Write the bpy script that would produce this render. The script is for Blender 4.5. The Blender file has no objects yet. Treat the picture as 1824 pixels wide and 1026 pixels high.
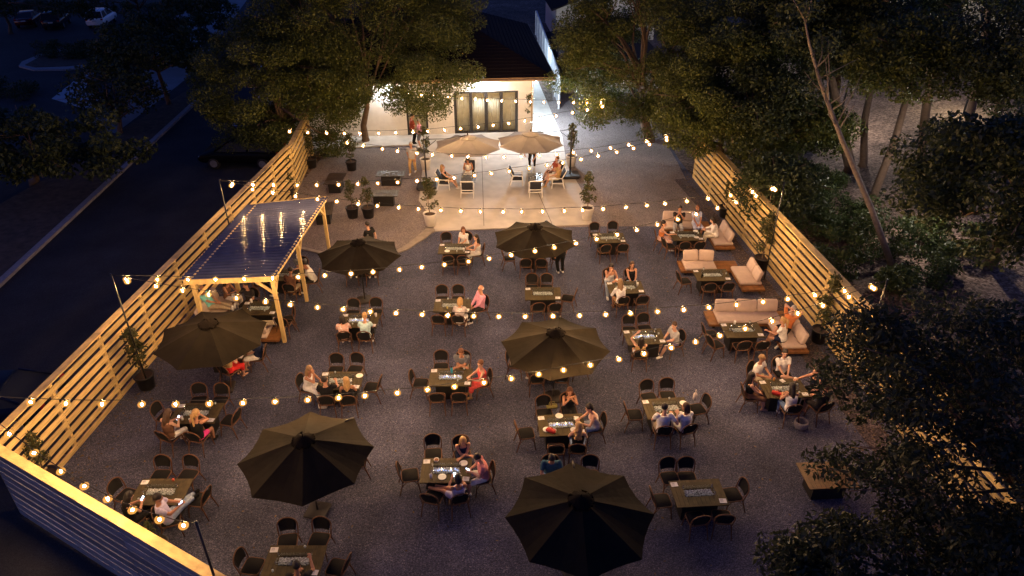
import bpy, math, random
import numpy as np
from mathutils import Vector, Matrix
R = math.radians
rnd = random.Random(7)
SC = bpy.context.scene
COL = SC.collection
# ------------------------------------------------------------ camera numbers
FPX, PITCH, CAMH = 1280.0, R(31.3), 15.6
_s, _c = math.sin(PITCH), math.cos(PITCH)
def P(x, y, z=0.0):
    a = (x-912)/FPX; b = (y-513)/FPX
    d = Vector((a, _c-b*_s, -_s-b*_c)); t = (z-CAMH)/d.z
    return Vector((t*d.x, t*d.y, z))
def Q(v):
    dz = v[2]-CAMH; d = v[1]*_c-dz*_s
    return (912+FPX*v[0]/d, 513+FPX*(-v[1]*_s-dz*_c)/d)
# ------------------------------------------------------------ materials
MATS = {}
def M(name, col=(.5, .5, .5), rough=.6, var=.18, scale=6.0, bump=0.0, bscale=40.0, metal=0.0, island=0.0,
      emit=None, estr=0.0, trans=0.0, spec=.5, stretch=None, sheen=0.0):
    if name in MATS: return MATS[name]
    m = bpy.data.materials.new(name); m.use_nodes = True
    nt = m.node_tree; N = nt.nodes; L = nt.links
    bs = N['Principled BSDF']
    bs.inputs['Roughness'].default_value = rough
    bs.inputs['Metallic'].default_value = metal
    bs.inputs['Specular IOR Level'].default_value = spec
    if trans: bs.inputs['Transmission Weight'].default_value = trans
    if sheen: bs.inputs['Sheen Weight'].default_value = sheen
    tc = N.new('ShaderNodeTexCoord'); vec = tc.outputs['Object']
    if stretch:
        mp = N.new('ShaderNodeMapping'); mp.inputs['Scale'].default_value = stretch
        L.new(vec, mp.inputs['Vector']); vec = mp.outputs['Vector']
    nz = N.new('ShaderNodeTexNoise'); nz.inputs['Scale'].default_value = scale; nz.inputs['Detail'].default_value = 5
    L.new(vec, nz.inputs['Vector'])
    rp = N.new('ShaderNodeMapRange'); rp.inputs['From Min'].default_value = .3; rp.inputs['From Max'].default_value = .7
    rp.inputs['To Min'].default_value = 1-var; rp.inputs['To Max'].default_value = 1+var
    L.new(nz.outputs['Fac'], rp.inputs['Value'])
    val = rp.outputs['Result']
    if island:
        g = N.new('ShaderNodeNewGeometry'); r2 = N.new('ShaderNodeMapRange')
        r2.inputs['To Min'].default_value = 1-island; r2.inputs['To Max'].default_value = 1+island
        L.new(g.outputs['Random Per Island'], r2.inputs['Value'])
        mu = N.new('ShaderNodeMath'); mu.operation = 'MULTIPLY'
        L.new(val, mu.inputs[0]); L.new(r2.outputs['Result'], mu.inputs[1]); val = mu.outputs[0]
    vm = N.new('ShaderNodeVectorMath'); vm.operation = 'SCALE'; vm.inputs[0].default_value = col
    L.new(val, vm.inputs['Scale']); L.new(vm.outputs[0], bs.inputs['Base Color'])
    if bump:
        nb = N.new('ShaderNodeTexNoise'); nb.inputs['Scale'].default_value = bscale; nb.inputs['Detail'].default_value = 3
        L.new(vec, nb.inputs['Vector'])
        bp = N.new('ShaderNodeBump'); bp.inputs['Strength'].default_value = bump; bp.inputs['Distance'].default_value = .02
        L.new(nb.outputs['Fac'], bp.inputs['Height']); L.new(bp.outputs['Normal'], bs.inputs['Normal'])
    if emit:
        bs.inputs['Emission Color'].default_value = (*emit, 1); bs.inputs['Emission Strength'].default_value = estr
    MATS[name] = m
    return m
def glassmat(name, tint=(.92, .95, .95), rough=.03, refl=1.0):
    if name in MATS: return MATS[name]
    m = bpy.data.materials.new(name); m.use_nodes = True; nt = m.node_tree; N = nt.nodes; L = nt.links
    N.remove(N['Principled BSDF']); t = N.new('ShaderNodeBsdfTransparent'); t.inputs[0].default_value = (*tint, 1)
    g = N.new('ShaderNodeBsdfGlossy'); g.inputs['Roughness'].default_value = rough; lw = N.new('ShaderNodeLayerWeight'); lw.inputs[0].default_value = .5; pw = N.new('ShaderNodeMath'); pw.operation = 'POWER'; pw.inputs[1].default_value = 3.5; L.new(lw.outputs['Facing'], pw.inputs[0]); f = N.new('ShaderNodeMath'); f.operation = 'MULTIPLY_ADD'; f.inputs[1].default_value = .55; f.inputs[2].default_value = .035; L.new(pw.outputs[0], f.inputs[0])
    x = N.new('ShaderNodeMixShader'); L.new(f.outputs[0], x.inputs[0]); L.new(t.outputs[0], x.inputs[1]); L.new(g.outputs[0], x.inputs[2]); L.new(x.outputs[0], N['Material Output'].inputs[0])
    MATS[name] = m; return m
def leafmat(name, c1, c2, tr=.25):
    if name in MATS: return MATS[name]
    m = bpy.data.materials.new(name); m.use_nodes = True
    nt = m.node_tree; N = nt.nodes; L = nt.links; bs = N['Principled BSDF']
    bs.inputs['Roughness'].default_value = .5; bs.inputs['Specular IOR Level'].default_value = .35
    g = N.new('ShaderNodeNewGeometry'); cr = N.new('ShaderNodeMix'); cr.data_type = 'RGBA'
    cr.inputs[6].default_value = (*c1, 1); cr.inputs[7].default_value = (*c2, 1)
    L.new(g.outputs['Random Per Island'], cr.inputs[0]); L.new(cr.outputs[2], bs.inputs['Base Color'])
    t = N.new('ShaderNodeBsdfTranslucent'); L.new(cr.outputs[2], t.inputs['Color'])
    mx = N.new('ShaderNodeMixShader'); mx.inputs[0].default_value = tr
    L.new(bs.outputs[0], mx.inputs[1]); L.new(t.outputs[0], mx.inputs[2])
    L.new(mx.outputs[0], N['Material Output'].inputs['Surface'])
    MATS[name] = m; return m
def stonemat(name, stops, scale=22.0, patch=.25, tint=(1, 1, 1), rough=.85, bump=.6, dist=.03):
    m = bpy.data.materials.new(name); m.use_nodes = True
    nt = m.node_tree; N = nt.nodes; L = nt.links; bs = N['Principled BSDF']; bs.inputs['Roughness'].default_value = rough
    bs.inputs['Specular IOR Level'].default_value = .3
    tc = N.new('ShaderNodeTexCoord')
    v = N.new('ShaderNodeTexVoronoi'); v.inputs['Scale'].default_value = scale; L.new(tc.outputs['Object'], v.inputs['Vector'])
    sp = N.new('ShaderNodeSeparateColor'); L.new(v.outputs['Color'], sp.inputs[0])
    cr = N.new('ShaderNodeValToRGB'); e = cr.color_ramp.elements
    e[0].position = stops[0][0]; e[0].color = (*stops[0][1], 1); e[1].position = stops[-1][0]; e[1].color = (*stops[-1][1], 1)
    for p_, c_ in stops[1:-1]:
        k = e.new(p_); k.color = (*c_, 1)
    L.new(sp.outputs[0], cr.inputs[0])
    n1 = N.new('ShaderNodeTexNoise'); n1.inputs['Scale'].default_value = .55; n1.inputs['Detail'].default_value = 6; n1.inputs['Roughness'].default_value = .65
    L.new(tc.outputs['Object'], n1.inputs['Vector'])
    mr = N.new('ShaderNodeMapRange'); mr.inputs['From Min'].default_value = .3; mr.inputs['From Max'].default_value = .7
    mr.inputs['To Min'].default_value = 1-patch; mr.inputs['To Max'].default_value = 1+patch; L.new(n1.outputs['Fac'], mr.inputs['Value'])
    n2 = N.new('ShaderNodeTexNoise'); n2.inputs['Scale'].default_value = .17; n2.inputs['Detail'].default_value = 3; n2.inputs['Distortion'].default_value = 1.2; L.new(tc.outputs['Object'], n2.inputs['Vector'])
    m2 = N.new('ShaderNodeMapRange'); m2.inputs['From Min'].default_value = .35; m2.inputs['From Max'].default_value = .65; m2.inputs['To Min'].default_value = 1-patch*.8; m2.inputs['To Max'].default_value = 1+patch*.8; L.new(n2.outputs['Fac'], m2.inputs['Value'])
    mm = N.new('ShaderNodeMath'); mm.operation = 'MULTIPLY'; L.new(mr.outputs[0], mm.inputs[0]); L.new(m2.outputs[0], mm.inputs[1]); mr = mm
    vm = N.new('ShaderNodeVectorMath'); vm.operation = 'SCALE'; L.new(cr.outputs[0], vm.inputs[0]); L.new(mr.outputs[0], vm.inputs['Scale'])
    L.new(vm.outputs[0], bs.inputs['Base Color'])
    bp = N.new('ShaderNodeBump'); bp.inputs['Strength'].default_value = bump; bp.inputs['Distance'].default_value = dist
    L.new(v.outputs['Distance'], bp.inputs['Height']); bp.invert = True; L.new(bp.outputs[0], bs.inputs['Normal'])
    MATS[name] = m; return m
# ------------------------------------------------------------ mesh builder
class MB:
    def __init__(s): s.v = []; s.f = []; s.mi = []; s.cur = 0
    def add(s, vs, fs):
        o = len(s.v); s.v += [tuple(p) for p in vs]
        for f in fs: s.f.append(tuple(i+o for i in f)); s.mi.append(s.cur)
        return s
    def box(s, c, d, rz=0.0, mat=None, taper=1.0):
        x, y, z = d[0]/2, d[1]/2, d[2]/2
        vs = [Vector((sx*x*(taper if sz > 0 else 1), sy*y*(taper if sz > 0 else 1), sz*z)) for sz in (-1, 1) for sx, sy in ((-1, -1), (1, -1), (1, 1), (-1, 1))]
        m = mat if mat is not None else Matrix.Rotation(rz, 3, 'Z')
        vs = [m @ p+Vector(c) for p in vs]
        return s.add(vs, [(3, 2, 1, 0), (4, 5, 6, 7), (0, 1, 5, 4), (1, 2, 6, 5), (2, 3, 7, 6), (3, 0, 4, 7)])
    def rbox(s, c, d, r=.02, mat=None, rz=0.0):     # box with rounded vertical corners and soft top edge
        x, y, z = d[0]/2, d[1]/2, d[2]/2; r = min(r, x*.9, y*.9)
        m = mat if mat is not None else Matrix.Rotation(rz, 3, 'Z'); rings = []
        e = min(r, z*.8)
        for zz, ins in ((-z, e*.6), (-z+e, 0), (z-e, 0), (z, e*.7)):
            ring = []
            for cx, cy, a0 in ((1, 1, 0), (-1, 1, 90), (-1, -1, 180), (1, -1, 270)):
                for k in range(4):
                    a = R(a0+k*30); ring.append(m @ Vector((cx*(x-r)+(r-ins)*math.cos(a), cy*(y-r)+(r-ins)*math.sin(a), zz))+Vector(c))
            rings.append(ring)
        return s.loft(rings)
    def loft(s, rings, caps=True, closed=True):
        n = len(rings[0]); vs = [p for r_ in rings for p in r_]; fs = []
        for i in range(len(rings)-1):
            for j in range(n if closed else n-1):
                a = i*n+j; b = i*n+(j+1) % n; fs.append((a, b, b+n, a+n))
        if caps: fs.append(tuple(range(n-1, -1, -1))); fs.append(tuple(range((len(rings)-1)*n, len(rings)*n)))
        return s.add(vs, fs)
    def beam(s, a, b, w, h, up=(0, 0, 1)):
        a = Vector(a); b = Vector(b); d = (b-a); l = d.length; d.normalize(); u = Vector(up)
        if abs(d.dot(u)) > .98: u = Vector((0, 1, 0))
        x = d.cross(u).normalized(); z = x.cross(d)
        m = Matrix((x, d, z)).transposed()
        return s.box((a+b)/2, (w, l, h), mat=m)
    def tube(s, path, r, n=8, caps=True, closed=False):
        path = [Vector(p) for p in path]; k = len(path); rr = r if hasattr(r, '__len__') else [r]*k
        rings = []; px = None
        for i, p in enumerate(path):
            if closed: t = path[(i+1) % k]-path[i-1]
            else: t = path[min(i+1, k-1)]-path[max(i-1, 0)]
            t.normalize()
            if px is None:
                px = t.cross(Vector((0, 0, 1)))
                if px.length < .05: px = t.cross(Vector((1, 0, 0)))
            px = px-t*px.dot(t); px.normalize(); py = t.cross(px)
            rings.append([p+rr[i]*(math.cos(2*math.pi*j/n)*px+math.sin(2*math.pi*j/n)*py) for j in range(n)])
        if closed: rings.append(rings[0]); caps = False
        return s.loft(rings, caps)
    def cap(s, a, b, ra, rb, n=10):                  # closed tapered capsule
        a = Vector(a); b = Vector(b); t = (b-a)
        if t.length < 1e-5: t = Vector((0, 0, 1e-3)); b = a+t
        t.normalize()
        pts = [a-t*ra*.92, a-t*ra*.6, a, b, b+t*rb*.6, b+t*rb*.92]
        return s.tube(pts, [ra*.35, ra*.8, ra, rb, rb*.8, rb*.35], n)
    def ell(s, c, r, m=None, n=12, k=8):
        rings = []
        for i in range(k):
            a = math.pi*(i+.5)/k
            ring = []
            for j in range(n):
                q = Vector((r[0]*math.sin(a)*math.cos(2*math.pi*j/n), r[1]*math.sin(a)*math.sin(2*math.pi*j/n), -r[2]*math.cos(a)))
                ring.append((m @ q if m else q)+Vector(c))
            rings.append(ring)
        return s.loft(rings)
    def lathe(s, prof, n=16, c=(0, 0, 0), caps=True):
        return s.loft([[Vector((r*math.cos(2*math.pi*j/n), r*math.sin(2*math.pi*j/n), z))+Vector(c) for j in range(n)] for r, z in prof], caps)
    def mesh(s, name, mats, smooth=False):
        me = bpy.data.meshes.new(name); me.from_pydata(s.v, [], s.f)
        for m in (mats if isinstance(mats, (list, tuple)) else [mats]): me.materials.append(m)
        if any(s.mi): me.polygons.foreach_set('material_index', s.mi)
        if smooth: me.polygons.foreach_set('use_smooth', [True]*len(s.f))
        me.update(); return me
    def build(s, name, mats, parent=None, smooth=False, loc=None):
        return O(name, s.mesh(name, mats, smooth), parent, loc)
def O(name, me, parent=None, loc=None, rz=0.0):
    o = bpy.data.objects.new(name, me); COL.objects.link(o); o.parent = parent
    if loc is not None: o.location = loc
    if rz: o.rotation_euler.z = rz
    return o
def tag(o, label, cat, group=None, kind=None):
    if label: o['label'] = label
    if cat: o['category'] = cat
    if group: o['group'] = group
    if kind: o['kind'] = kind
    return o
def thing(name, label, cat, loc=(0, 0, 0), rz=0.0, group=None):
    o = bpy.data.objects.new(name, None); COL.objects.link(o); o.location = loc; o.rotation_euler.z = rz
    o.empty_display_size = .1
    return tag(o, label, cat, group)
CHILD = {}
def children(o): return [c for c in o.children]
def copy_tree(o, parent=None):
    c = o.copy(); COL.objects.link(c); c.parent = parent
    for ch in children(o): copy_tree(ch, c)
    return c
def dup(proto, label, loc, rz=0.0, group=None, cat=None):
    if not proto.get('_used'):
        proto['_used'] = 1; c = proto
    else: c = copy_tree(proto)
    c.location = loc; c.rotation_euler.z = rz; c['label'] = label
    if group: c['group'] = group
    if cat: c['category'] = cat
    return c
def setmat(o, m):
    o.material_slots[0].link = 'OBJECT'; o.material_slots[0].material = m
def struct(o): o['kind'] = 'structure'; return o
def sheet(name, pts, z, m, kind='structure', label=None, cat=None):
    me = bpy.data.meshes.new(name); me.from_pydata([(p[0], p[1], z) for p in pts], [], [tuple(range(len(pts)))]); me.materials.append(m)
    o = O(name, me); o['kind'] = kind
    return o
def slab(name, pts, z0, z1, m):
    n = len(pts); mb = MB(); mb.loft([[Vector((p[0], p[1], z)) for p in pts] for z in (z0, z1)])
    o = mb.build(name, m); o['kind'] = 'structure'; return o
# ------------------------------------------------------------ world, camera
def setup():
    w = bpy.data.worlds.new('World'); SC.world = w; w.use_nodes = True
    nt = w.node_tree; bg = nt.nodes['Background']
    sky = nt.nodes.new('ShaderNodeTexSky'); sky.sky_type = 'NISHITA'; sky.sun_disc = False
    sky.sun_elevation = R(SUN_EL); sky.sun_rotation = R(250); sky.air_density = 1.0; sky.ozone_density = 4.0; sky.dust_density = .3
    tn = nt.nodes.new('ShaderNodeVectorMath'); tn.operation = 'MULTIPLY'; tn.inputs[1].default_value = SKYTINT
    nt.links.new(sky.outputs[0], tn.inputs[0]); nt.links.new(tn.outputs[0], bg.inputs[0]); bg.inputs[1].default_value = SKY
    cam = bpy.data.cameras.new('camera'); co = bpy.data.objects.new('camera', cam); COL.objects.link(co)
    co.location = (0, 0, CAMH); co.rotation_euler = (R(90)-PITCH, 0, 0)
    cam.sensor_width = 36; cam.lens = 36*FPX/1824; cam.clip_end = 600; cam.clip_start = .1
    SC.camera = co
    v = SC.view_settings; v.view_transform = 'Standard'; v.look = 'None'; v.exposure = 0; v.gamma = 1
    cy = SC.cycles; cy.max_bounces = 5; cy.diffuse_bounces = 2; cy.glossy_bounces = 3; cy.transmission_bounces = 5; cy.transparent_max_bounces = 12; cy.filter_width = 1.5
    cy.caustics_reflective = False; cy.caustics_refractive = False
    cy.sample_clamp_indirect = 4.0; cy.use_denoising = True
    try: cy.denoiser = 'OPENIMAGEDENOISE'
    except Exception: pass
SUN_EL, SKY, SKYTINT = 2.0, .15, (1.3, .95, 1.8)
# ------------------------------------------------------------ people: bodies grown from a posed skeleton, fused into one surface
REQ = {}
def request(key, mb, voxel, smooth=3):
    me = mb.mesh('tmp', [], True); ob = bpy.data.objects.new('tmp', me); COL.objects.link(ob)
    r = ob.modifiers.new('r', 'REMESH'); r.mode = 'VOXEL'; r.voxel_size = voxel; r.use_smooth_shade = True
    if smooth:
        q = ob.modifiers.new('s', 'SMOOTH'); q.factor = .5; q.iterations = smooth
    REQ[key] = ob
MESHES = {}
def bake_all():
    dg = bpy.context.evaluated_depsgraph_get()
    for k, ob in REQ.items():
        me = bpy.data.meshes.new_from_object(ob.evaluated_get(dg), depsgraph=dg)
        me.name = k[-1]; me.materials.clear(); me.materials.append(M('cotton_white', (.8, .8, .8)))
        me.polygons.foreach_set('use_smooth', [True]*len(me.polygons)); me.update()
        MESHES[k] = me
    for ob in REQ.values():
        me = ob.data; bpy.data.objects.remove(ob); bpy.data.meshes.remove(me)
    REQ.clear()
def ik(a, b, l1, l2, pole):
    a = Vector(a); b = Vector(b); d = b-a; L_ = max(.05, min(d.length, (l1+l2)*.985)); d.normalize()
    b = a+d*L_
    x = (l1*l1-l2*l2+L_*L_)/(2*L_); h = math.sqrt(max(1e-6, l1*l1-x*x))
    p = Vector(pole)-d*Vector(pole).dot(d); p.normalize()
    return a+d*x+p*h, b
# pose: hip height, lean, side lean, head pitch, head yaw, hands L R, feet L R ; local frame faces +Y, x to the person's right
POSE = dict(
 table=dict(lean=14, hp=18, hy=0, L=(-.13, .42, .78), R=(.10, .44, .79)),
 armsx=dict(lean=20, hp=5, hy=0, L=(.12, .40, .79), R=(-.12, .38, .80)),
 lap=dict(lean=-6, hp=5, hy=0, L=(-.08, .27, .66), R=(.08, .29, .66)),
 talk=dict(lean=4, hp=0, hy=28, L=(-.12, .30, .68), R=(.26, .48, .92)),
 turn=dict(lean=4, hp=4, hy=-38, L=(-.12, .36, .78), R=(.12, .36, .78)),
 phone=dict(lean=6, hp=34, hy=0, L=(-.07, .34, .84), R=(.06, .35, .84)),
 cross=dict(lean=-4, hp=4, hy=20, L=(-.02, .36, .72), R=(.12, .38, .70), fR=(-.22, .44, .60), pR=(.9, .35, .3)),
 recl=dict(lean=-24, hp=22, hy=0, L=(-.06, .24, .74), R=(.08, .26, .76), fL=(-.09, .98, .52), fR=(.08, 1.0, .54)),
 uparm=dict(lean=-10, hp=-5, hy=20, L=(-.16, .14, 1.36), R=(.12, .32, .70), pL=(-1, .3, .2)),
 behind=dict(lean=-18, hp=0, hy=10, L=(-.09, -.30, 1.22), R=(.09, -.30, 1.22), pL=(-1, .1, .3), pR_=(1, .1, .3), fL=(-.16, .55, .09), fR=(.10, .62, .30)),
 chin=dict(lean=12, hp=8, hy=12, L=(-.14, .38, .78), R=(.04, .27, 1.12)),
 drink=dict(lean=2, hp=2, hy=0, L=(-.04, .24, 1.16), R=(.04, .24, 1.16)),
 hug=dict(lean=6, hp=8, hy=40, L=(-.13, .38, .78), R=(.42, .10, 1.02)),
 hugl=dict(lean=8, hp=10, hy=-40, L=(-.30, .34, .86), R=(.02, .42, .80)),
 reach=dict(lean=24, hp=2, hy=-6, L=(-.16, .38, .78), R=(.06, .72, .98)),
 wave=dict(lean=10, hp=14, hy=0, L=(-.12, .38, .78), R=(.20, .55, 1.05)),
 legup=dict(lean=-12, hp=26, hy=-10, L=(-.10, .30, .92), R=(.06, .32, .92), fL=(-.75, .62, .50), fR=(-.62, .66, .52)),
 side=dict(lean=8, hp=6, hy=-30, L=(-.05, .40, .70), R=(.08, .42, .68), fL=(-.05, .52, .09), fR=(.14, .56, .09)),
 lounge=dict(lean=-14, hp=6, hy=0, hz=.46, L=(-.12, .34, .58), R=(.14, .34, .58), fL=(-.10, .58, .09), fR=(.12, .60, .09)),
 loungex=dict(lean=-14, hp=0, hy=0, hz=.46, L=(-.12, .34, .58), R=(.06, .24, .95), fL=(-.10, .58, .09), fR=(-.02, .66, .30)),
 ssofa=dict(lean=10, hp=4, hy=-10, hz=.50, L=(-.30, .45, .80), R=(.16, .30, .60), fL=(-.22, .42, .09), fR=(.10, .52, .09)),
 stand=dict(stand=1, lean=2, hp=6, hy=0, L=(-.24, .06, .80), R=(.24, .06, .80)),
 chat=dict(stand=1, lean=2, hp=6, hy=20, L=(-.16, .26, 1.02), R=(.14, .30, 1.06)),
 walk=dict(stand=1, lean=5, hp=6, hy=0, L=(-.23, .22, .86), R=(.24, -.16, .84), fL=(-.09, -.20, .12), fR=(.09, .26, .09)),
 bend=dict(stand=1, lean=62, hp=-20, hy=0, L=(-.16, .80, .80), R=(.34, .62, .92), fL=(-.12, -.06, .09), fR=(.14, -.02, .09)),
)
def skeleton(pose, fem):
    p = POSE[pose]; k = 1.0 if fem else 1.06; S = {}
    st = p.get('stand'); hz = p.get('hz', .93*(.95 if fem else 1.0) if st else .565)
    H = Vector((0, -.03, hz)); a = R(p['lean']); up = Vector((0, math.sin(a), math.cos(a))); rt = Vector((1, 0, 0)); fr = rt.cross(up)*-1
    fr = Vector((0, math.cos(a), -math.sin(a)))
    S.update(H=H, up=up, rt=rt, fr=fr, k=k)
    nk = H+up*.52*k; S['neck'] = nk
    sw = (.182 if fem else .216)
    S['sL'] = nk-rt*sw-up*.045*k; S['sR'] = nk+rt*sw-up*.045*k
    hp = a*.55+R(p['hp']); hy = R(p['hy'])
    hup = Vector((0, math.sin(hp), math.cos(hp))); hf = Vector((math.sin(hy)*1.0, math.cos(hy)*math.cos(hp), -math.sin(hp)*math.cos(hy))).normalized()
    hr = hf.cross(hup).normalized(); hup = hr.cross(hf)
    S.update(hup=hup, hf=hf, hr=hr, hm=Matrix((hr, hf, hup)).transposed())
    S['head'] = nk+up*.07*k+hup*.14+hf*.02; hs = 1.15; S.update(hup=hup*hs, hf=hf*hs, hr=hr*hs, hm=S['hm']*hs)
    for sd, q in (('L', -1), ('R', 1)):
        e, h = ik(S['s'+sd], p[sd], .285*k, .255*k, p.get('p'+sd if sd == 'L' else 'pR_', (q*.75, -.45, -.75)))
        S['e'+sd] = e; S['h'+sd] = h
        hip = H+rt*q*.095*k-Vector((0, 0, .01)); S['t'+sd] = hip
        dflt = (q*.10, .0, .09) if st else (q*.12, .44, .09)
        kn, an = ik(hip, p.get('f'+sd, dflt), .43*min(k, 1.02), .42*min(k, 1.02), (q*.25, 1, .15) if st else p.get('pR', (.2, .3, 1)) if sd == 'R' else (q*.2, .3, 1))
        S['k'+sd] = kn; S['a'+sd] = an
    return S
def torso_rings(S, fem, inf=0.0, t0=-.11, t1=.50, n=16):
    prof = [(-.13, .11, .09), (-.06, .165, .125), (.03, .168 if fem else .162, .125), (.14, .132 if fem else .15, .102 if fem else .115), (.26, .15 if fem else .165, .118 if fem else .120),
            (.36, .158 if fem else .185, .125 if fem else .118), (.44, .15 if fem else .18, .092), (.485, .10, .075), (.52, .055, .055)]
    rings = []
    for t, a, b in prof:
        if t < t0-1e-6 or t > t1+1e-6: continue
        c = S['H']+S['up']*t*S['k']
        a *= 1.12; b *= 1.10
        rings.append([c+S['rt']*(a+inf)*math.cos(2*math.pi*j/n)+S['fr']*(b+inf)*math.sin(2*math.pi*j/n) for j in range(n)])
    return rings
def lerp(a, b, t): return a+(b-a)*t
def body_req(pose, fem):
    key = (pose, fem, 'body')
    if key in REQ: return key
    S = skeleton(pose, fem); mb = MB(); w = 1.0 if fem else 1.13; k = S['k']
    mb.loft(torso_rings(S, fem, -.012))
    mb.cap(S['neck']-S['up']*.06, S['head']-S['hup']*.05, .056*w, .05*w)
    h = S['head']; hm = S['hm']; hf, hup, hr = S['hf'], S['hup'], S['hr']
    mb.ell(h+hup*.02-hf*.008, (.074, .094, .10), hm, 16, 12)
    mb.ell(h-hup*.055+hf*.03, (.055, .058, .065), hm, 12, 8)
    mb.cap(h+hf*.082+hup*.02, h+hf*.104-hup*.022, .010, .015, 8)
    mb.ell(h+hf*.083-hup*.058, (.026, .014, .014), hm, 10, 6)                      # lips
    for q in (-1, 1):
        mb.ell(h+hr*q*.076-hf*.008-hup*.005, (.012, .022, .032), hm, 8, 6)
        mb.cap(h+hr*q*.018+hf*.082+hup*.034, h+hr*q*.048+hf*.072+hup*.034, .011, .009, 6)   # brow
    for sd, q in (('L', -1), ('R', 1)):
        s, e, w_ = S['s'+sd], S['e'+sd], S['h'+sd]
        mb.ell(s-S['rt']*q*.01, (.062*w, .06*w, .06*w)); mb.cap(s, e, .05*w, .040*w); mb.cap(e, w_, .041*w, .027*w)
        d = (w_-e).normalized(); lat = d.cross(Vector((0, 0, 1)))
        if lat.length < .1: lat = Vector((1, 0, 0))
        lat.normalize(); nr = lat.cross(d)
        m = Matrix((lat, d, nr)).transposed(); c = w_+d*.055
        mb.ell(c, (.042*w, .058, .018), m, 10, 8)
        for i, ln in enumerate((.062, .075, .07, .052)):
            o = (i-1.5)*.026; b0 = c+d*.042+lat*o*.9; b1 = b0+d*ln*.55+lat*o*.18-nr*.006; b2 = b1+d*ln*.45-nr*.024
            mb.cap(b0, b1, .0105, .0095, 6); mb.cap(b1, b2, .0095, .008, 6)
        tq = -q; b0 = c-d*.02+lat*.03*tq; b1 = b0+lat*.03*tq+d*.03; b2 = b1+d*.035+lat*.006*tq
        mb.cap(b0, b1, .013, .011, 6); mb.cap(b1, b2, .011, .009, 6)
        t, kn, an = S['t'+sd], S['k'+sd], S['a'+sd]
        mb.cap(t, kn, .082*w, .058*w, 12); mb.cap(kn, lerp(kn, an, .35), .056*w, .058*w, 12); mb.cap(lerp(kn, an, .35), an, .058*w, .036*w, 12)
        mb.loft(foot_rings(S, sd, 0))
    request(key, mb, .0115, 2); return key
def foot_dir(S, sd):
    kn, an = S['k'+sd], S['a'+sd]; sh = (an-kn).normalized()
    f = Vector((0, 1, 0)); f = f-sh*f.dot(sh)
    if an.z < .16: f = Vector((f.x, f.y, 0))
    else: f = f*1.0+Vector((0, 0, .55))
    if f.length < .1: f = Vector((0, .2, 1))
    return f.normalized()
def foot_rings(S, sd, inf):
    an = S['a'+sd]; f = foot_dir(S, sd); up = Vector((0, 0, 1)) if an.z < .16 else (an-S['k'+sd]).normalized()*-1
    up = (up-f*up.dot(f)).normalized(); lat = f.cross(up)
    base = an-up*.055; rings = []
    for y, w, h, z in ((-.075, .020, .02, .0), (-.06, .032, .034, .0), (0, .036, .05, .012), (.07, .040, .034, .0), (.13, .044, .024, -.01), (.165, .034, .018, -.014), (.185, .014, .010, -.016)):
        c = base+f*y+up*z
        rings.append([c+lat*(w+inf)*math.cos(2*math.pi*j/10)+up*(h+inf)*math.sin(2*math.pi*j/10) for j in range(10)])
    return rings
def top_req(pose, fem, kind):       # tee, long, tank, dress, strap
    key = (pose, fem, kind)
    if key in REQ: return key
    S = skeleton(pose, fem); mb = MB(); w = 1.02 if fem else 1.13
    hi = .485 if kind in ('tee', 'long', 'polo') else .44
    if kind == 'strapless': hi = .36
    mb.loft(torso_rings(S, fem, .013 if kind in ('tank', 'strapless', 'dress') else .02, -.06, hi+.001))
    for sd, q in (('L', -1), ('R', 1)):
        s, e, h = S['s'+sd], S['e'+sd], S['h'+sd]
        if kind in ('tee', 'polo', 'long'):
            mb.ell(s-S['rt']*q*.012, (.075*w, .07*w, .068*w))
            if kind == 'long': mb.cap(s, e, .064*w, .055*w); mb.cap(e, lerp(e, h, .9), .055*w, .04*w)
            else: mb.cap(s, lerp(s, e, .55), .066*w, .062*w)
        elif kind in ('tank', 'dress'):
            c = S['neck']-S['up']*.03+S['rt']*q*.10
            mb.cap(c-S['up']*.09+S['fr']*.085, c, .022, .02, 8); mb.cap(c, c-S['up']*.09-S['fr']*.085, .02, .022, 8)
    if kind == 'dress': skirt(mb, S, .62)
    if kind == 'polo':
        mb.tube([S['neck']+S['up']*.005+S['rt']*.068*math.cos(a)+S['fr']*.068*math.sin(a) for a in [i*math.pi/6 for i in range(12)]], .017, 6, closed=True)
    request(key, mb, .0155, 3); return key
def skirt(mb, S, frac):
    mb.loft(torso_rings(S, True, .016, -.13, .15))
    for sd in 'LR':
        mb.cap(S['t'+sd], lerp(S['t'+sd], S['k'+sd], 1.05), .098, .085, 12)
    mb.cap(lerp(S['tL'], S['tR'], .5), lerp(S['kL'], S['kR'], .5), .095, .085, 12)
    if frac > .5:
        for sd in 'LR': mb.cap(S['k'+sd], lerp(S['k'+sd], S['a'+sd], .35), .085, .085, 12)
def bottom_req(pose, fem, kind):    # pants, shorts, skirt
    key = (pose, fem, kind)
    if key in REQ: return key
    S = skeleton(pose, fem); mb = MB(); w = 1.02 if fem else 1.12
    if kind in ('skirt', 'long_skirt'): skirt(mb, S, .4 if kind == 'skirt' else .8)
    else:
        mb.loft(torso_rings(S, fem, .012, -.13, .04))
        for sd in 'LR':
            t, kn, an = S['t'+sd], S['k'+sd], S['a'+sd]
            if kind == 'pants': mb.cap(t, kn, .098*w, .072*w, 12); mb.cap(kn, lerp(kn, an, .93), .071*w, .055*w, 12)
            else: mb.cap(t, lerp(t, kn, .86 if not fem else .55), .1*w, .086*w, 12)
    request(key, mb, .0165, 3); return key
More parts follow.
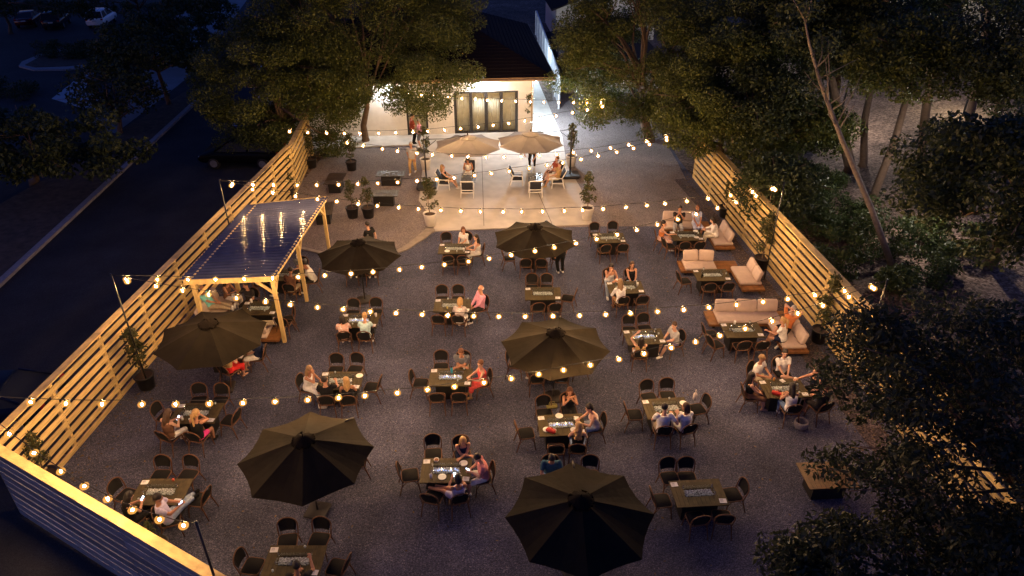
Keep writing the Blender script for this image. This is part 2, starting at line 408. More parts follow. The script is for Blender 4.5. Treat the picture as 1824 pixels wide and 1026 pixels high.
def shoe_req(pose, fem):
    ks = []
    for sd in 'LR':
        key = (pose, fem, sd, 'shoe'); ks.append(key)
        if key in REQ: continue
        S = skeleton(pose, fem); mb = MB(); mb.loft(foot_rings(S, sd, .010)); request(key, mb, .014, 2)
    return ks
def hair_req(pose, fem, kind):
    key = (pose, fem, kind, 'hair')
    if key in REQ or kind == 'bald': return key
    S = skeleton(pose, fem); mb = MB(); h = S['head']; hm = S['hm']; hf, hup, hr = S['hf'], S['hup'], S['hr']
    if kind == 'cap':
        mb.ell(h+hup*.055-hf*.005, (.086, .106, .075), hm, 16, 10); mb.ell(h+hup*.045+hf*.11, (.07, .07, .012), hm, 14, 6)
    elif kind == 'rim':
        mb.ell(h+hup*.0-hf*.035, (.081, .078, .06), hm, 16, 10)
    else:
        mb.ell(h+hup*.042-hf*.022, (.085, .100, .098), hm, 16, 10)
        if kind != 'short':
            mb.ell(h-hup*.02-hf*.05, (.086, .065, .09), hm, 14, 8)
        if kind in ('long', 'curly'):
            b = S['neck']-S['fr']*.085-S['up']*.16
            rr = .075 if kind == 'long' else .115
            mb.cap(h-hf*.055, S['neck']-S['fr']*.075+S['up']*.02, .075, rr*.95, 12); mb.cap(S['neck']-S['fr']*.07, b, rr*.95, rr*.62, 12)
            for q in (-1, 1): mb.cap(h+hr*q*.07-hf*.03, S['neck']+S['rt']*q*.085-S['fr']*.02-S['up']*.05, .035, .032 if kind == 'long' else .05, 8)
            if kind == 'curly':
                rr_ = random.Random(3)
                for i in range(26):
                    t = rr_.random(); c = lerp(h+hup*.05-hf*.04, b, t)+hr*rr_.uniform(-.11, .11)-S['fr']*rr_.uniform(-.01, .09)
                    mb.ell(c, (.042, .042, .05))
        if kind == 'pony':
            a = h-hf*.11+hup*.05; mb.cap(a, a-S['fr']*.07-hup*.03, .035, .04); mb.cap(a-S['fr']*.07-hup*.03, S['neck']-S['fr']*.12-S['up']*.16, .045, .028)
        if kind == 'bun': mb.ell(h+hup*.12-hf*.06, (.048, .048, .045))
        if kind == 'bob':
            for q in (-1, 1): mb.cap(h+hr*q*.072-hf*.015+hup*.02, h+hr*q*.076-hf*.015-hup*.11, .032, .034, 8)
            mb.cap(h-hf*.07, h-hf*.07-hup*.12, .075, .07, 10)
    request(key, mb, .0125 if kind != 'curly' else .015, 2); return key
def face_mesh(pose, fem):
    key = (pose, fem, 'eyes')
    if key in MESHES: return MESHES[key]
    S = skeleton(pose, fem); mb = MB(); h = S['head']; hm = S['hm']
    for q in (-1, 1): mb.ell(h+S['hr']*q*.032+S['hf']*.079+S['hup']*.016, (.0135, .008, .008), hm, 8, 5)
    me = mb.mesh('eyes', M('eye_dark', (.03, .02, .015), .3)); MESHES[key] = me; return me
def mouth_mesh(pose, fem):
    key = (pose, fem, 'mouth')
    if key in MESHES: return MESHES[key]
    S = skeleton(pose, fem); mb = MB(); h = S['head']
    mb.ell(h+S['hf']*.094-S['hup']*.058, (.021, .006, .007), S['hm'], 8, 5)
    me = mb.mesh('mouth', M('lip', (.42, .13, .10), .5)); MESHES[key] = me; return me
CLOTH = dict(white=(.80, .78, .75), cream=(.72, .66, .54), black=(.012, .012, .013), dark=(.03, .026, .025), navy=(.015, .022, .06), grey=(.16, .17, .19), lgrey=(.42, .42, .42), pink=(.72, .33, .44),
    coral=(.72, .10, .09), red=(.62, .03, .03), orange=(.60, .20, .07), tan=(.46, .30, .13), khaki=(.42, .34, .23), denim=(.16, .24, .40), ldenim=(.36, .44, .56), blue=(.22, .34, .60), lblue=(.48, .68, .72), turq=(.22, .62, .62),
    hot=(.80, .06, .30), brown=(.16, .08, .05), lilac=(.50, .46, .62), rust=(.34, .07, .04), teal=(.05, .12, .16), floral=(.40, .46, .70), peach=(.72, .42, .34), purple=(.13, .11, .2), stripe=(.6, .52, .5), salmon=(.75, .28, .25))
HAIRC = dict(dark=(.018, .012, .010), brown=(.07, .035, .018), blonde=(.46, .28, .11), red=(.16, .06, .025), grey=(.36, .34, .32), white=(.75, .74, .72), sandy=(.28, .17, .08))
def clothmat(c):
    if c in ('floral', 'stripe', 'peach'):
        nm = 'fabric_'+c
        if nm in MATS: return MATS[nm]
        m = M(nm, CLOTH[c], .85); nt = m.node_tree; bs = nt.nodes['Principled BSDF']
        v = nt.nodes.new('ShaderNodeTexVoronoi'); v.inputs['Scale'].default_value = 16; tc = nt.nodes.new('ShaderNodeTexCoord'); nt.links.new(tc.outputs['Object'], v.inputs['Vector'])
        cr = nt.nodes.new('ShaderNodeValToRGB'); e = cr.color_ramp.elements; e[0].color = (.8, .78, .78, 1); e[1].color = (*CLOTH[c], 1); e[0].position = .25; e[1].position = .4
        nt.links.new(v.outputs['Distance'], cr.inputs[0]); nt.links.new(cr.outputs[0], bs.inputs['Base Color']); return m
    return M('fabric_'+c, CLOTH[c], .9, .16, 14, .7, 16, spec=.2)
SKIN = [M('skin_a', (.54, .29, .19), .7, .12, 12, spec=.25), M('skin_b', (.44, .22, .135), .7, .12, 12, spec=.25), M('skin_c', (.60, .35, .25), .7, .12, 12, spec=.25)]
def person_reqs(pose, fem, hair, top, bot):
    body_req(pose, fem); top_req(pose, fem, top); hair_req(pose, fem, hair); shoe_req(pose, fem)
    if bot: bottom_req(pose, fem, bot)
def person(spec, loc, rz, group='people sitting out on the terrace'):
    pose, fem, hair, hc, top, tc, bot, bc, label = spec[:9]; shoe = spec[9] if len(spec) > 9 else 'white'
    o = thing('person', label, 'person', loc, rz, group)
    i = sum(map(ord, label))
    b = O('body', MESHES[(pose, fem, 'body')], o); setmat(b, SKIN[i % 3])
    O('eyes', face_mesh(pose, fem), b); O('mouth', mouth_mesh(pose, fem), b)
    if hair != 'bald':
        hm = M('hair_'+hc, HAIRC[hc], .55, .3, 60, stretch=(1, 1, .15)) if hair != 'cap' else clothmat(hc)
        h = O('cap' if hair == 'cap' else 'hair', MESHES[(pose, fem, hair, 'hair')], o); setmat(h, hm)
    t = O('dress' if top == 'dress' else 'shirt', MESHES[(pose, fem, top)], o); setmat(t, clothmat(tc))
    if bot:
        q = O({'pants': 'trousers', 'long_skirt': 'skirt'}.get(bot, bot), MESHES[(pose, fem, bot)], o); setmat(q, clothmat(bc))
    if shoe:
        for sd in 'LR':
            s = O('shoe', MESHES[(pose, fem, sd, 'shoe')], o); setmat(s, clothmat(shoe))
    s = .97+(i % 7)*.01
    o.scale = (s, s, s)
    return o
# ------------------------------------------------------------ furniture prototypes
def proto_chair():
    t = thing('bistro_chair', '', 'chair'); t.scale = (1.10, 1.08, 1.10); wood = M('chair_cane', (.135, .062, .032), .55, .25, 30, spec=.3); sl = M('chair_sling', (.016, .015, .015), .85, .2, 90, .4, 160, spec=.15)
    mb = MB(); mb.rbox((0, .01, .445), (.44, .43, .022), .10); mb.cur = 1
    mb.tube([(.222*sx*(1 if abs(sy) else 1)*1.0, .01+.217*sy, .445) for sx, sy in ((1, -.6), (1, .6), (.92, .9), (.6, 1), (-.6, 1), (-.92, .9), (-1, .6), (-1, -.6), (-.92, -.9), (-.6, -1), (.6, -1), (.92, -.9))], .016, 6, closed=True)
    mb.build('seat', [sl, wood], t, True)
    arch = [(-.215, -.19, .40), (-.228, -.225, .58), (-.232, -.262, .70)]
    for k in range(1, 10):
        a = math.pi*(1-k/10); arch.append((.232*math.cos(a), -.262-.05*math.sin(a), .70+.19*math.sin(a)))
    arch += [(.232, -.262, .70), (.228, -.225, .58), (.215, -.19, .40)]
    mb = MB(); mb.tube(arch, .0165, 8); mb.build('back_frame', wood, t, True)
    mb = MB(); rows = []
    for z, w in ((.545, .175), (.60, .188), (.70, .205), (.78, .192), (.83, .155), (.862, .09)):
        y = -.205-(z-.5)*.29
        rows.append([(w*u, y-.03*(1-u*u), z) for u in (-1, -.6, -.2, .2, .6, 1)])
    fr = [p for r_ in rows for p in r_]; n = 6; vs = fr+[(x, y-.008, z) for x, y, z in fr]; fs = []; N_ = len(fr)
    for i in range(len(rows)-1):
        for j in range(n-1):
            a = i*n+j; fs += [(a, a+1, a+n+1, a+n), (a+N_, a+n+N_, a+n+1+N_, a+1+N_)]
    for i in range(len(rows)-1):
        for j in (0, n-1):
            a = i*n+j; fs.append((a, a+n, a+n+N_, a+N_))
    for j in range(n-1):
        for i in (0, len(rows)-1):
            a = i*n+j; fs.append((a, a+1, a+1+N_, a+N_))
    mb.add(vs, fs)
    mb.cur = 1
    for q in (-1, 1): mb.tube([(.16*q, -.20, .44), (.165*q, -.222, .55)], .008, 6)
    mb.build('backrest', [sl, wood], t, True)
    for x, y, fx, fy in ((-.19, .19, -.225, .24), (.19, .19, .225, .24), (-.20, -.18, -.235, -.30), (.20, -.18, .235, -.30)):
        mb = MB(); mb.tube([(x, y, .44), (lerp(x, fx, .5), lerp(y, fy, .5), .22), (fx, fy, 0)], [.017, .016, .014], 8); mb.build('leg', wood, t, True)
    mb = MB()
    for q in (-1, 1): mb.tube([(.205*q, .21, .25), (.19*q, .12, .40), (.19*q, -.1, .40), (.215*q, -.235, .25)], .010, 6)
    mb.tube([(-.205, .21, .25), (-.12, .19, .40), (.12, .19, .40), (.205, .21, .25)], .010, 6)
    mb.build('stretcher', wood, t, True)
    return t
TW, TD, TH = 1.42, .94, .72
def proto_table(lit):
    t = thing('fire_table', '', 'table'); wood = M('table_slats', (.080, .060, .028), .6, .22, 7, .12, 30, island=.12, spec=.25); blk = M('table_base_black', (.012, .011, .010), .5, .2)
    mb = MB(); nb = 12; w = TW/nb
    for i in range(nb):
        x = -TW/2+w*(i+.5); c = abs(x) < .40
        if c:
            for y0, y1 in ((-TD/2, -.135), (.135, TD/2)): mb.box((x, (y0+y1)/2, TH-.0125), (w-.007, y1-y0, .025))
        else: mb.box((x, 0, TH-.0125), (w-.007, TD, .025))
    mb.cur = 1
    mb.box((0, .301, TH-.034), (TW-.02, TD/2-.135-.006, .017)); mb.box((0, -.301, TH-.034), (TW-.02, TD/2-.135-.006, .017))
    for q in (-1, 1): mb.box((q*.56, 0, TH-.034), (.29, .262, .017))
    mb.build('table_top', [wood, blk], t)
    mb = MB(); mb.box((0, 0, .325), (.98, .56, .65)); mb.cur = 0
    for q in (-1, 1): mb.box((q*.36, -.283, .34), (.012, .008, .56))
    mb.box((0, -.283, .62), (.72, .008, .012)); mb.box((0, -.283, .07), (.72, .008, .012))
    mb.build('base', blk, t)
    mb = MB(); mb.box((0, 0, .685), (.82, .272, .03)); mb.build('burner_tray', M('tray_steel', (.10, .10, .10), .35, metal=.8), t)
    mb = MB(); rr = random.Random(4)
    for i in range(420):
        x, y = rr.uniform(-.375, .375), rr.uniform(-.105, .105); r = rr.uniform(.010, .019)
        m = Matrix.Rotation(rr.uniform(0, 3), 3, Vector((rr.random(), rr.random(), .3)).normalized()); mb.box((x, y, .706+rr.uniform(0, .018)), (r*2, r*1.7, r*1.4), mat=m)
    mb.build('fire_glass', M('fire_glass_beads', (.50, .52, .50), .3, .4, 20, island=.65, spec=.6), t)
    mb = MB(); mb.box((0, .262, TH+.006), (.80, .20, .010)); mb.build('burner_lid', M('lid_dark', (.055, .043, .022), .6, spec=.25), t)
    gl = glassmat('guard_glass'); st = M('clip_steel', (.7, .7, .7), .25, metal=1)
    mb = MB()
    for c, d in (((0, .135, TH+.075), (.80, .006, .14)), ((0, -.135, TH+.075), (.80, .006, .14)), ((.40, 0, TH+.075), (.006, .26, .14)), ((-.40, 0, TH+.075), (.006, .26, .14))): mb.box(c, d)
    mb.cur = 1
    for x in (-.40, .40):
        for y in (-.135, .135): mb.rbox((x, y, TH+.05), (.035, .035, .06), .012); mb.rbox((x, y, TH+.135), (.03, .03, .02), .01)
    mb.build('glass_guard', [gl, st], t)
    if lit:
        mb = MB(); rr = random.Random(9)
        for i in range(11):
            x = -.31+.062*i+rr.uniform(-.02, .02); y = rr.uniform(-.04, .04); h = rr.uniform(.035, .10)
            mb.tube([(x, y, .70), (x+rr.uniform(-.01, .01), y, .70+h*.35), (x+rr.uniform(-.02, .02), y+.01, .70+h*.75), (x+rr.uniform(-.02, .02), y+.01, .70+h)], [.018, .022, .011, .002], 7)
        mb.build('flame', M('gas_flame', (.1, .1, .2), .5, emit=(.42, .55, 1.0), estr=1.6), t, True)
        mb = MB()
        for x in (-.14, .12): mb.tube([(x, 0, .70), (x+.015, .01, .76), (x+.005, .01, .83)], [.014, .016, .002], 7)
        mb.build('flame_tip', M('gas_flame_tip', (.2, .1, .05), .5, emit=(1, .72, .42), estr=4.0), t, True)
    return t
def proto_plain_table(cn, col, size=(1.42, .94, .62)):
    t = thing('fire_table', '', 'table'); w_, d_, h_ = size
    wood = M(cn, col, .45, .22, 7, .12, 30, island=.12); blk = M('table_base_black', (.012, .011, .010), .5, .2)
    mb = MB(); nb = 12; w = w_/nb
    for i in range(nb): mb.box((-w_/2+w*(i+.5), 0, h_-.0125), (w-.007, d_, .025))
    mb.cur = 1; mb.box((0, 0, h_-.034), (w_-.02, d_-.02, .017)); mb.build('table_top', [wood, blk], t)
    mb = MB(); mb.box((0, 0, (h_-.05)/2), (w_*.66, d_*.58, h_-.05))
    for q in (-1, 1): mb.box((q*w_*.26, -d_*.29-.003, h_*.48), (.012, .008, h_*.75))
    mb.build('base', blk, t)
    mb = MB(); mb.rbox((0, .0, h_+.008), (.80, .24, .014), .01); mb.rbox((.3, 0, h_+.02), (.05, .05, .012), .02); mb.build('burner_lid', M(cn+'_lid', tuple(c*.8 for c in col), .45), t)
    return t
def proto_umbrella(rad=1.78, zr=2.12, za=2.70):
    t = thing('market_umbrella', '', 'umbrella'); fab = M('umbrella_canvas', (.017, .0125, .0072), .9, .22, 2.5, .55, 5, spec=.12); blk = M('pole_black', (.012, .012, .013), .4)
    mb = MB(); na, nr = 4, 6; n = 8*na
    rings = []
    for i in range(nr+1):
        u = .10+(1-.10)*i/nr; ring = []
        for j in range(n):
            s_ = j//na; f = (j % na)/na; a0 = 2*math.pi*(s_+.5)/8; a1 = a0+2*math.pi/8
            x = lerp(math.cos(a0), math.cos(a1), f)*rad*u; y = lerp(math.sin(a0), math.sin(a1), f)*rad*u
            sag = 4*f*(1-f)
            x *= 1-.045*sag*u; y *= 1-.045*sag*u
            z = za+(zr-za)*(u**1.08)-.075*sag*u*(1-.35*u)+.010*math.sin(5.3*x+2.1*s_)*math.sin(4.1*y+s_)*sag
            ring.append((x, y, z))
        rings.append(ring)
    vs = [p for r_ in rings for p in r_]; fs = []
    for i in range(nr):
        for j in range(n):
            a = i*n+j; b = i*n+(j+1) % n; fs.append((a, a+n, b+n, b))
    v2 = [(x, y, z-.004) for x, y, z in vs]; o = len(vs)
    fs += [tuple(k+o for k in reversed(f)) for f in fs]
    mb.add(vs+v2, fs)
    can = mb.build('canopy', fab, t)
    mb = MB(); rr = random.Random(5); rings = []
    for i in range(7):
        u = i/6; ring = []
        for j in range(48):
            a = 2*math.pi*j/48; wv = math.cos(8*a+math.pi)*.5+.5; ruff = rr.uniform(-1, 1)*.014*u+math.sin(a*19)*.016*u
            r = .03+.30*u*(1-.10*wv); ring.append((r*math.cos(a), r*math.sin(a), za+.085-.16*u**1.3+.035*wv*u*u+ruff+(.03 if i == 6 else 0)*math.sin(a*13)))
        rings.append(ring)
    mb.loft(rings, caps=True); mb.cap((0, 0, za+.05), (0, 0, za+.14), .028, .016)
    mb.build('vent', M('umbrella_vent', (.012, .009, .007), .95, .3, 30, spec=.05), can, True)
    mb = MB(); a = R(22.5+45*1); mb.tube([(rad*.80*math.cos(a), rad*.80*math.sin(a), zr+.135), (rad*.90*math.cos(a), rad*.90*math.sin(a), zr+.09), (rad*.985*math.cos(a), rad*.985*math.sin(a), zr+.045)], [.02, .028, .02], 6)
    mb.build('tie_strap', blk, can, True)
    mb = MB(); mb.tube([(0, 0, .05), (0, 0, za)], .024, 10); mb.build('pole', blk, t, True)
    for k in range(8):
        a = 2*math.pi*(k+.5)/8; mb = MB(); mb.tube([(.03*math.cos(a), .03*math.sin(a), za-.06), (rad*.97*math.cos(a), rad*.97*math.sin(a), zr-.012)], .009, 5)
        mb.tube([(.03*math.cos(a), .03*math.sin(a), 1.95), (rad*.5*math.cos(a), rad*.5*math.sin(a), lerp(za, zr, .52)-.045)], .008, 5); mb.build('rib', blk, t)
    mb = MB(); mb.rbox((0, 0, .05), (.62, .62, .09), .05); mb.tube([(0, 0, .09), (0, 0, .42)], .032, 10); mb.cap((.03, 0, .32), (.09, 0, .32), .012, .018, 6); mb.build('base', M('base_dark', (.03, .024, .02), .6), t, True)
    return t
def proto_cantilever():
    t = thing('cantilever_umbrella', '', 'umbrella'); fab = M('pale_canvas', (.22, .20, .185), .9, .08, 3, .4, 5, spec=.15); blk = M('pole_black', (.012, .012, .013), .4)
    rad, zr, za = 1.62, 2.22, 2.72; mb = MB(); na, nr = 4, 5; n = 8*na; vs = []; fs = []
    for i in range(nr+1):
        u = .02+.98*i/nr
        for j in range(n):
            s_ = j//na; f = (j % na)/na; a0 = 2*math.pi*(s_+.5)/8; a1 = a0+math.pi/4; sag = 4*f*(1-f)
            x = lerp(math.cos(a0), math.cos(a1), f)*rad*u*(1-.05*sag*u); y = lerp(math.sin(a0), math.sin(a1), f)*rad*u*(1-.05*sag*u)
            vs.append((x, y, za+(zr-za)*u-.04*sag*u))
    for i in range(nr):
        for j in range(n): a = i*n+j; b = i*n+(j+1) % n; fs.append((a, a+n, b+n, b))
    o = len(vs); mb.add(vs+[(x, y, z-.004) for x, y, z in vs], fs+[tuple(k+o for k in reversed(f)) for f in fs])
    can = mb.build('canopy', fab, t)
    mb = MB(); mb.lathe([(.40, za-.085), (.40, za-.065), (.05, za+.05), (.012, za+.06)], 8); mb.build('vent', fab, can)
    mb = MB(); mb.cap((0, 0, za+.03), (0, 0, za+.16), .035, .03, 8); mb.build('hub', M('hub_brown', (.05, .035, .025), .5), t, True)
    mx = -2.0
    mb = MB(); mb.tube([(mx, -.35, .1), (mx, -.35, 2.75)], .04, 10); mb.build('mast', blk, t, True)
    mb = MB(); mb.tube([(mx, -.35, 2.72), (mx+.95, -.2, 2.66), (-.05, 0, za+.03)], .022, 8); mb.tube([(mx, -.35, 2.15), (mx+.55, -.25, 2.62)], .016, 6); mb.build('arm', blk, t, True)
    mb = MB(); mb.rbox((mx, -.35, .09), (.95, .85, .16), .14); mb.build('base', M('base_black', (.015, .014, .014), .5), t)
    for k in range(8):
        a = 2*math.pi*(k+.5)/8; mb = MB(); mb.tube([(0, 0, za-.07), (rad*.97*math.cos(a), rad*.97*math.sin(a), zr-.012)], .009, 5); mb.build('rib', blk, t)
    return t
def proto_lounge_chair():
    t = thing('lounge_chair', '', 'chair'); wh = M('white_metal', (.78, .76, .72), .4, .05); nav = M('navy_cushion', (.020, .022, .032), .85, .2, 20, .3)
    for q in (-1, 1):
        mb = MB(); x = .33*q
        mb.beam((x, .34, 0), (x, .30, .56), .045, .03, (1, 0, 0)); mb.beam((x, -.34, 0), (x, -.20, .56), .045, .03, (1, 0, 0)); mb.beam((x, -.20, .575), (x, .33, .575), .06, .028); mb.beam((x, -.27, .28), (x, .32, .30), .03, .04)
        mb.beam((x, -.20, .56), (x, -.42, .98), .045, .03, (1, 0, 0)); mb.build('side_frame', wh, t)
    mb = MB(); mb.beam((-.33, .31, .30), (.33, .31, .30), .03, .04); mb.beam((-.33, -.42, .965), (.33, -.42, .965), .03, .05); mb.beam((-.33, -.27, .42), (.33, -.27, .42), .03, .04); mb.beam((-.33, -.27, .28), (.33, -.27, .28), .03, .04); mb.build('cross_rail', wh, t)
    mb = MB(); mb.rbox((0, .03, .37), (.58, .60, .13), .05); mb.build('seat_cushion', nav, t, True)
    mb = MB(); m = Matrix.Rotation(R(26), 3, 'X'); mb.rbox((0, -.285, .68), (.56, .13, .60), .05, mat=m); mb.build('back_cushion', nav, t, True)
    return t
def sofa(label, loc, rz, width, depth, c0, c1, nback, pull=.0, group='beige cushioned platform sofas'):
    # platform along local x, cushions between c0 and c1, backrest on local -y ... faces +y
    t = thing('platform_sofa', label, 'sofa', loc, rz, group); teak = M('teak', (.24, .105, .035), .45, .25, 5, .15, 30, island=.18); cu = M('sofa_cushion', (.55, .43, .36), .9, .07, 6, .5, 14)
    mb = MB(); n = max(4, int(depth/.095)); w = depth/n
    for i in range(n): mb.box((0, -depth/2+w*(i+.5), .235), (width, w-.008, .03))
    for x in (-width/2+.012, width/2-.012): mb.box((x, 0, .19), (.024, depth, .06))
    mb.box((0, depth/2-.012, .19), (width-.05, .024, .06)); mb.box((0, -depth/2+.012, .19), (width-.05, .024, .06)); mb.build('platform', teak, t)
    for sx in (-1, 1):
        for sy in (-1, 1):
            mb = MB(); mb.box((sx*(width/2-.22), sy*(depth/2-.16), .08), (.09, .09, .16)); mb.build('leg', M('base_black', (.015, .014, .014), .5), t)
    mb = MB(); mb.rbox(((c0+c1)/2, .02, .325), (c1-c0, depth-.04, .15), .05); mb.build('seat_cushion', cu, t, True)
    cw = (c1-c0)/nback
    for i in range(nback):
        m = Matrix.Rotation(R(16), 3, 'X') @ Matrix.Rotation(R(rnd.uniform(-3, 3)), 3, 'Y'); x = c0+cw*(i+.5)
        mb = MB(); mb.rbox((0, 0, 0), (cw-.03, .17, .48), .06)
        # puff the cushion
        mb.v = [(p[0], p[1]*(1+.35*(1-abs(p[0])/(cw/2))*(1-abs(p[2])/.26)), p[2]) for p in mb.v]
        mb.v = [tuple(m @ Vector(p)+Vector((x, -depth/2+.17, .62))) for p in mb.v]
        mb.build('back_cushion', cu, t, True)
    return t
# ------------------------------------------------------------ foliage
def leaf_mesh(name, clumps, n, L, W, mat, seed=1, shell=.55, up=.5):
    g = np.random.default_rng(seed); vol = np.array([c[1][0]*c[1][1]*c[1][2] for c in clumps])**.72; idx = g.choice(len(clumps), n, p=vol/vol.sum())
    C = np.array([c[0] for c in clumps], float)[idx]; Rr = np.array([c[1] for c in clumps], float)[idx]
    d = g.normal(size=(n, 3)); d /= np.linalg.norm(d, axis=1)[:, None]; r = g.random(n)**(1/3); r = shell*np.maximum(r, .45)+(1-shell)*r
    p = C+d*r[:, None]*Rr
    t = g.normal(size=(n, 3))+d*.5; t[:, 2] -= .25; t /= np.linalg.norm(t, axis=1)[:, None]
    nn = g.normal(size=(n, 3)); nn[:, 2] += up*2; b = np.cross(nn, t); b /= np.linalg.norm(b, axis=1)[:, None]; nn = np.cross(t, b)
    s = g.uniform(.65, 1.3, n)[:, None]
    v = np.empty((n, 4, 3)); v[:, 0] = p-t*L*.5*s; v[:, 1] = p+b*W*.5*s+nn*W*.12*s+t*L*.05; v[:, 2] = p+t*L*.5*s; v[:, 3] = p-b*W*.5*s+nn*W*.12*s+t*L*.05
    me = bpy.data.meshes.new(name); me.vertices.add(n*4); me.vertices.foreach_set('co', v.reshape(-1)); me.loops.add(n*4); me.loops.foreach_set('vertex_index', np.arange(n*4, dtype=np.int32))
    me.polygons.add(n); me.polygons.foreach_set('loop_start', np.arange(0, n*4, 4, dtype=np.int32)); me.polygons.foreach_set('loop_total', np.full(n, 4, dtype=np.int32))
    me.materials.append(mat); me.update(calc_edges=True); return me
BARK = lambda: M('bark', (.13, .085, .055), .9, .35, 9, .9, 22, stretch=(1, 1, .25))
def make_tree(label, base, crown_c, crown_r, nclump, nleaf, L, W, mat, seed, rt=.28, lean=None, cr=.9, group=None, name='tree', cat='tree', nl=9, low=-.7, thin=1.0):
    """base: ground point; crown_c, crown_r: ellipsoid of the crown in world coordinates"""
    rr = random.Random(seed); t = thing(name, label, cat, base, 0, group); B = Vector(base); cc = Vector(crown_c)-B; cl = []
    for i in range(nclump):
        while True:
            d = Vector((rr.gauss(0, 1), rr.gauss(0, 1), rr.gauss(0, 1))).normalized()
            if d.z > low: break
        k = rr.uniform(.55, 1.02)
        p = cc+Vector((d.x*crown_r[0]*k, d.y*crown_r[1]*k, d.z*crown_r[2]*k)); s = cr*rr.uniform(.55, 1.25)
        cl.append((p, (s*1.15, s*1.15, s*.72)))
    fork = lerp(Vector((0, 0, 0)), cc, .5); fork.z = max(cc.z-crown_r[2]*.85, cc.z*.35); mid = fork*.5+Vector((rr.uniform(-.2, .2), rr.uniform(-.2, .2), 0))
    mb = MB(); mb.tube([(0, 0, -.1), (0, 0, .25), mid, fork, lerp(fork, cc, .55), cc+Vector((0, 0, crown_r[2]*.5))], [rt*1.5, rt*1.12, rt*.95, rt*.8, rt*.45, rt*.08], 9)
    for i in range(nl):
        q = cl[rr.randrange(len(cl))][0]; s = lerp(fork, cc, rr.uniform(0, .7)); m1 = lerp(s, q, .45)+Vector((rr.uniform(-.5, .5), rr.uniform(-.5, .5), rr.uniform(.0, .6)))*cr
        mb.tube([s, m1, q], [rt*.42*thin, rt*.22*thin, rt*.04], 6)
        for _ in range(3):
            q2 = q+Vector((rr.uniform(-1, 1), rr.uniform(-1, 1), rr.uniform(-.6, .6)))*cr*1.5; mb.tube([lerp(m1, q, .5), lerp(m1, q2, .7)+Vector((0, 0, .1)), q2], [rt*.14, rt*.08, .012], 5)
    mb.build('trunk', BARK(), t, True)
    O('crown', leaf_mesh('crown', cl, nleaf, L, W, mat, seed), t)
    return t
# ------------------------------------------------------------ who sits where
SLOT = dict(fl=(-.34, .80, 180), fr=(.34, .80, 180), nl=(-.34, -.78, 0), nr=(.34, -.78, 0), l=(-1.05, 0, -90), r=(1.05, 0, 90), l2=(-1.05, -.5, -80))
SIDE = dict(fl='far side left', fr='far side right', nl='near side left', nr='near side right', l='left end', r='right end', l2='left front corner')
F, Mn = True, False
def pp(*a): return a
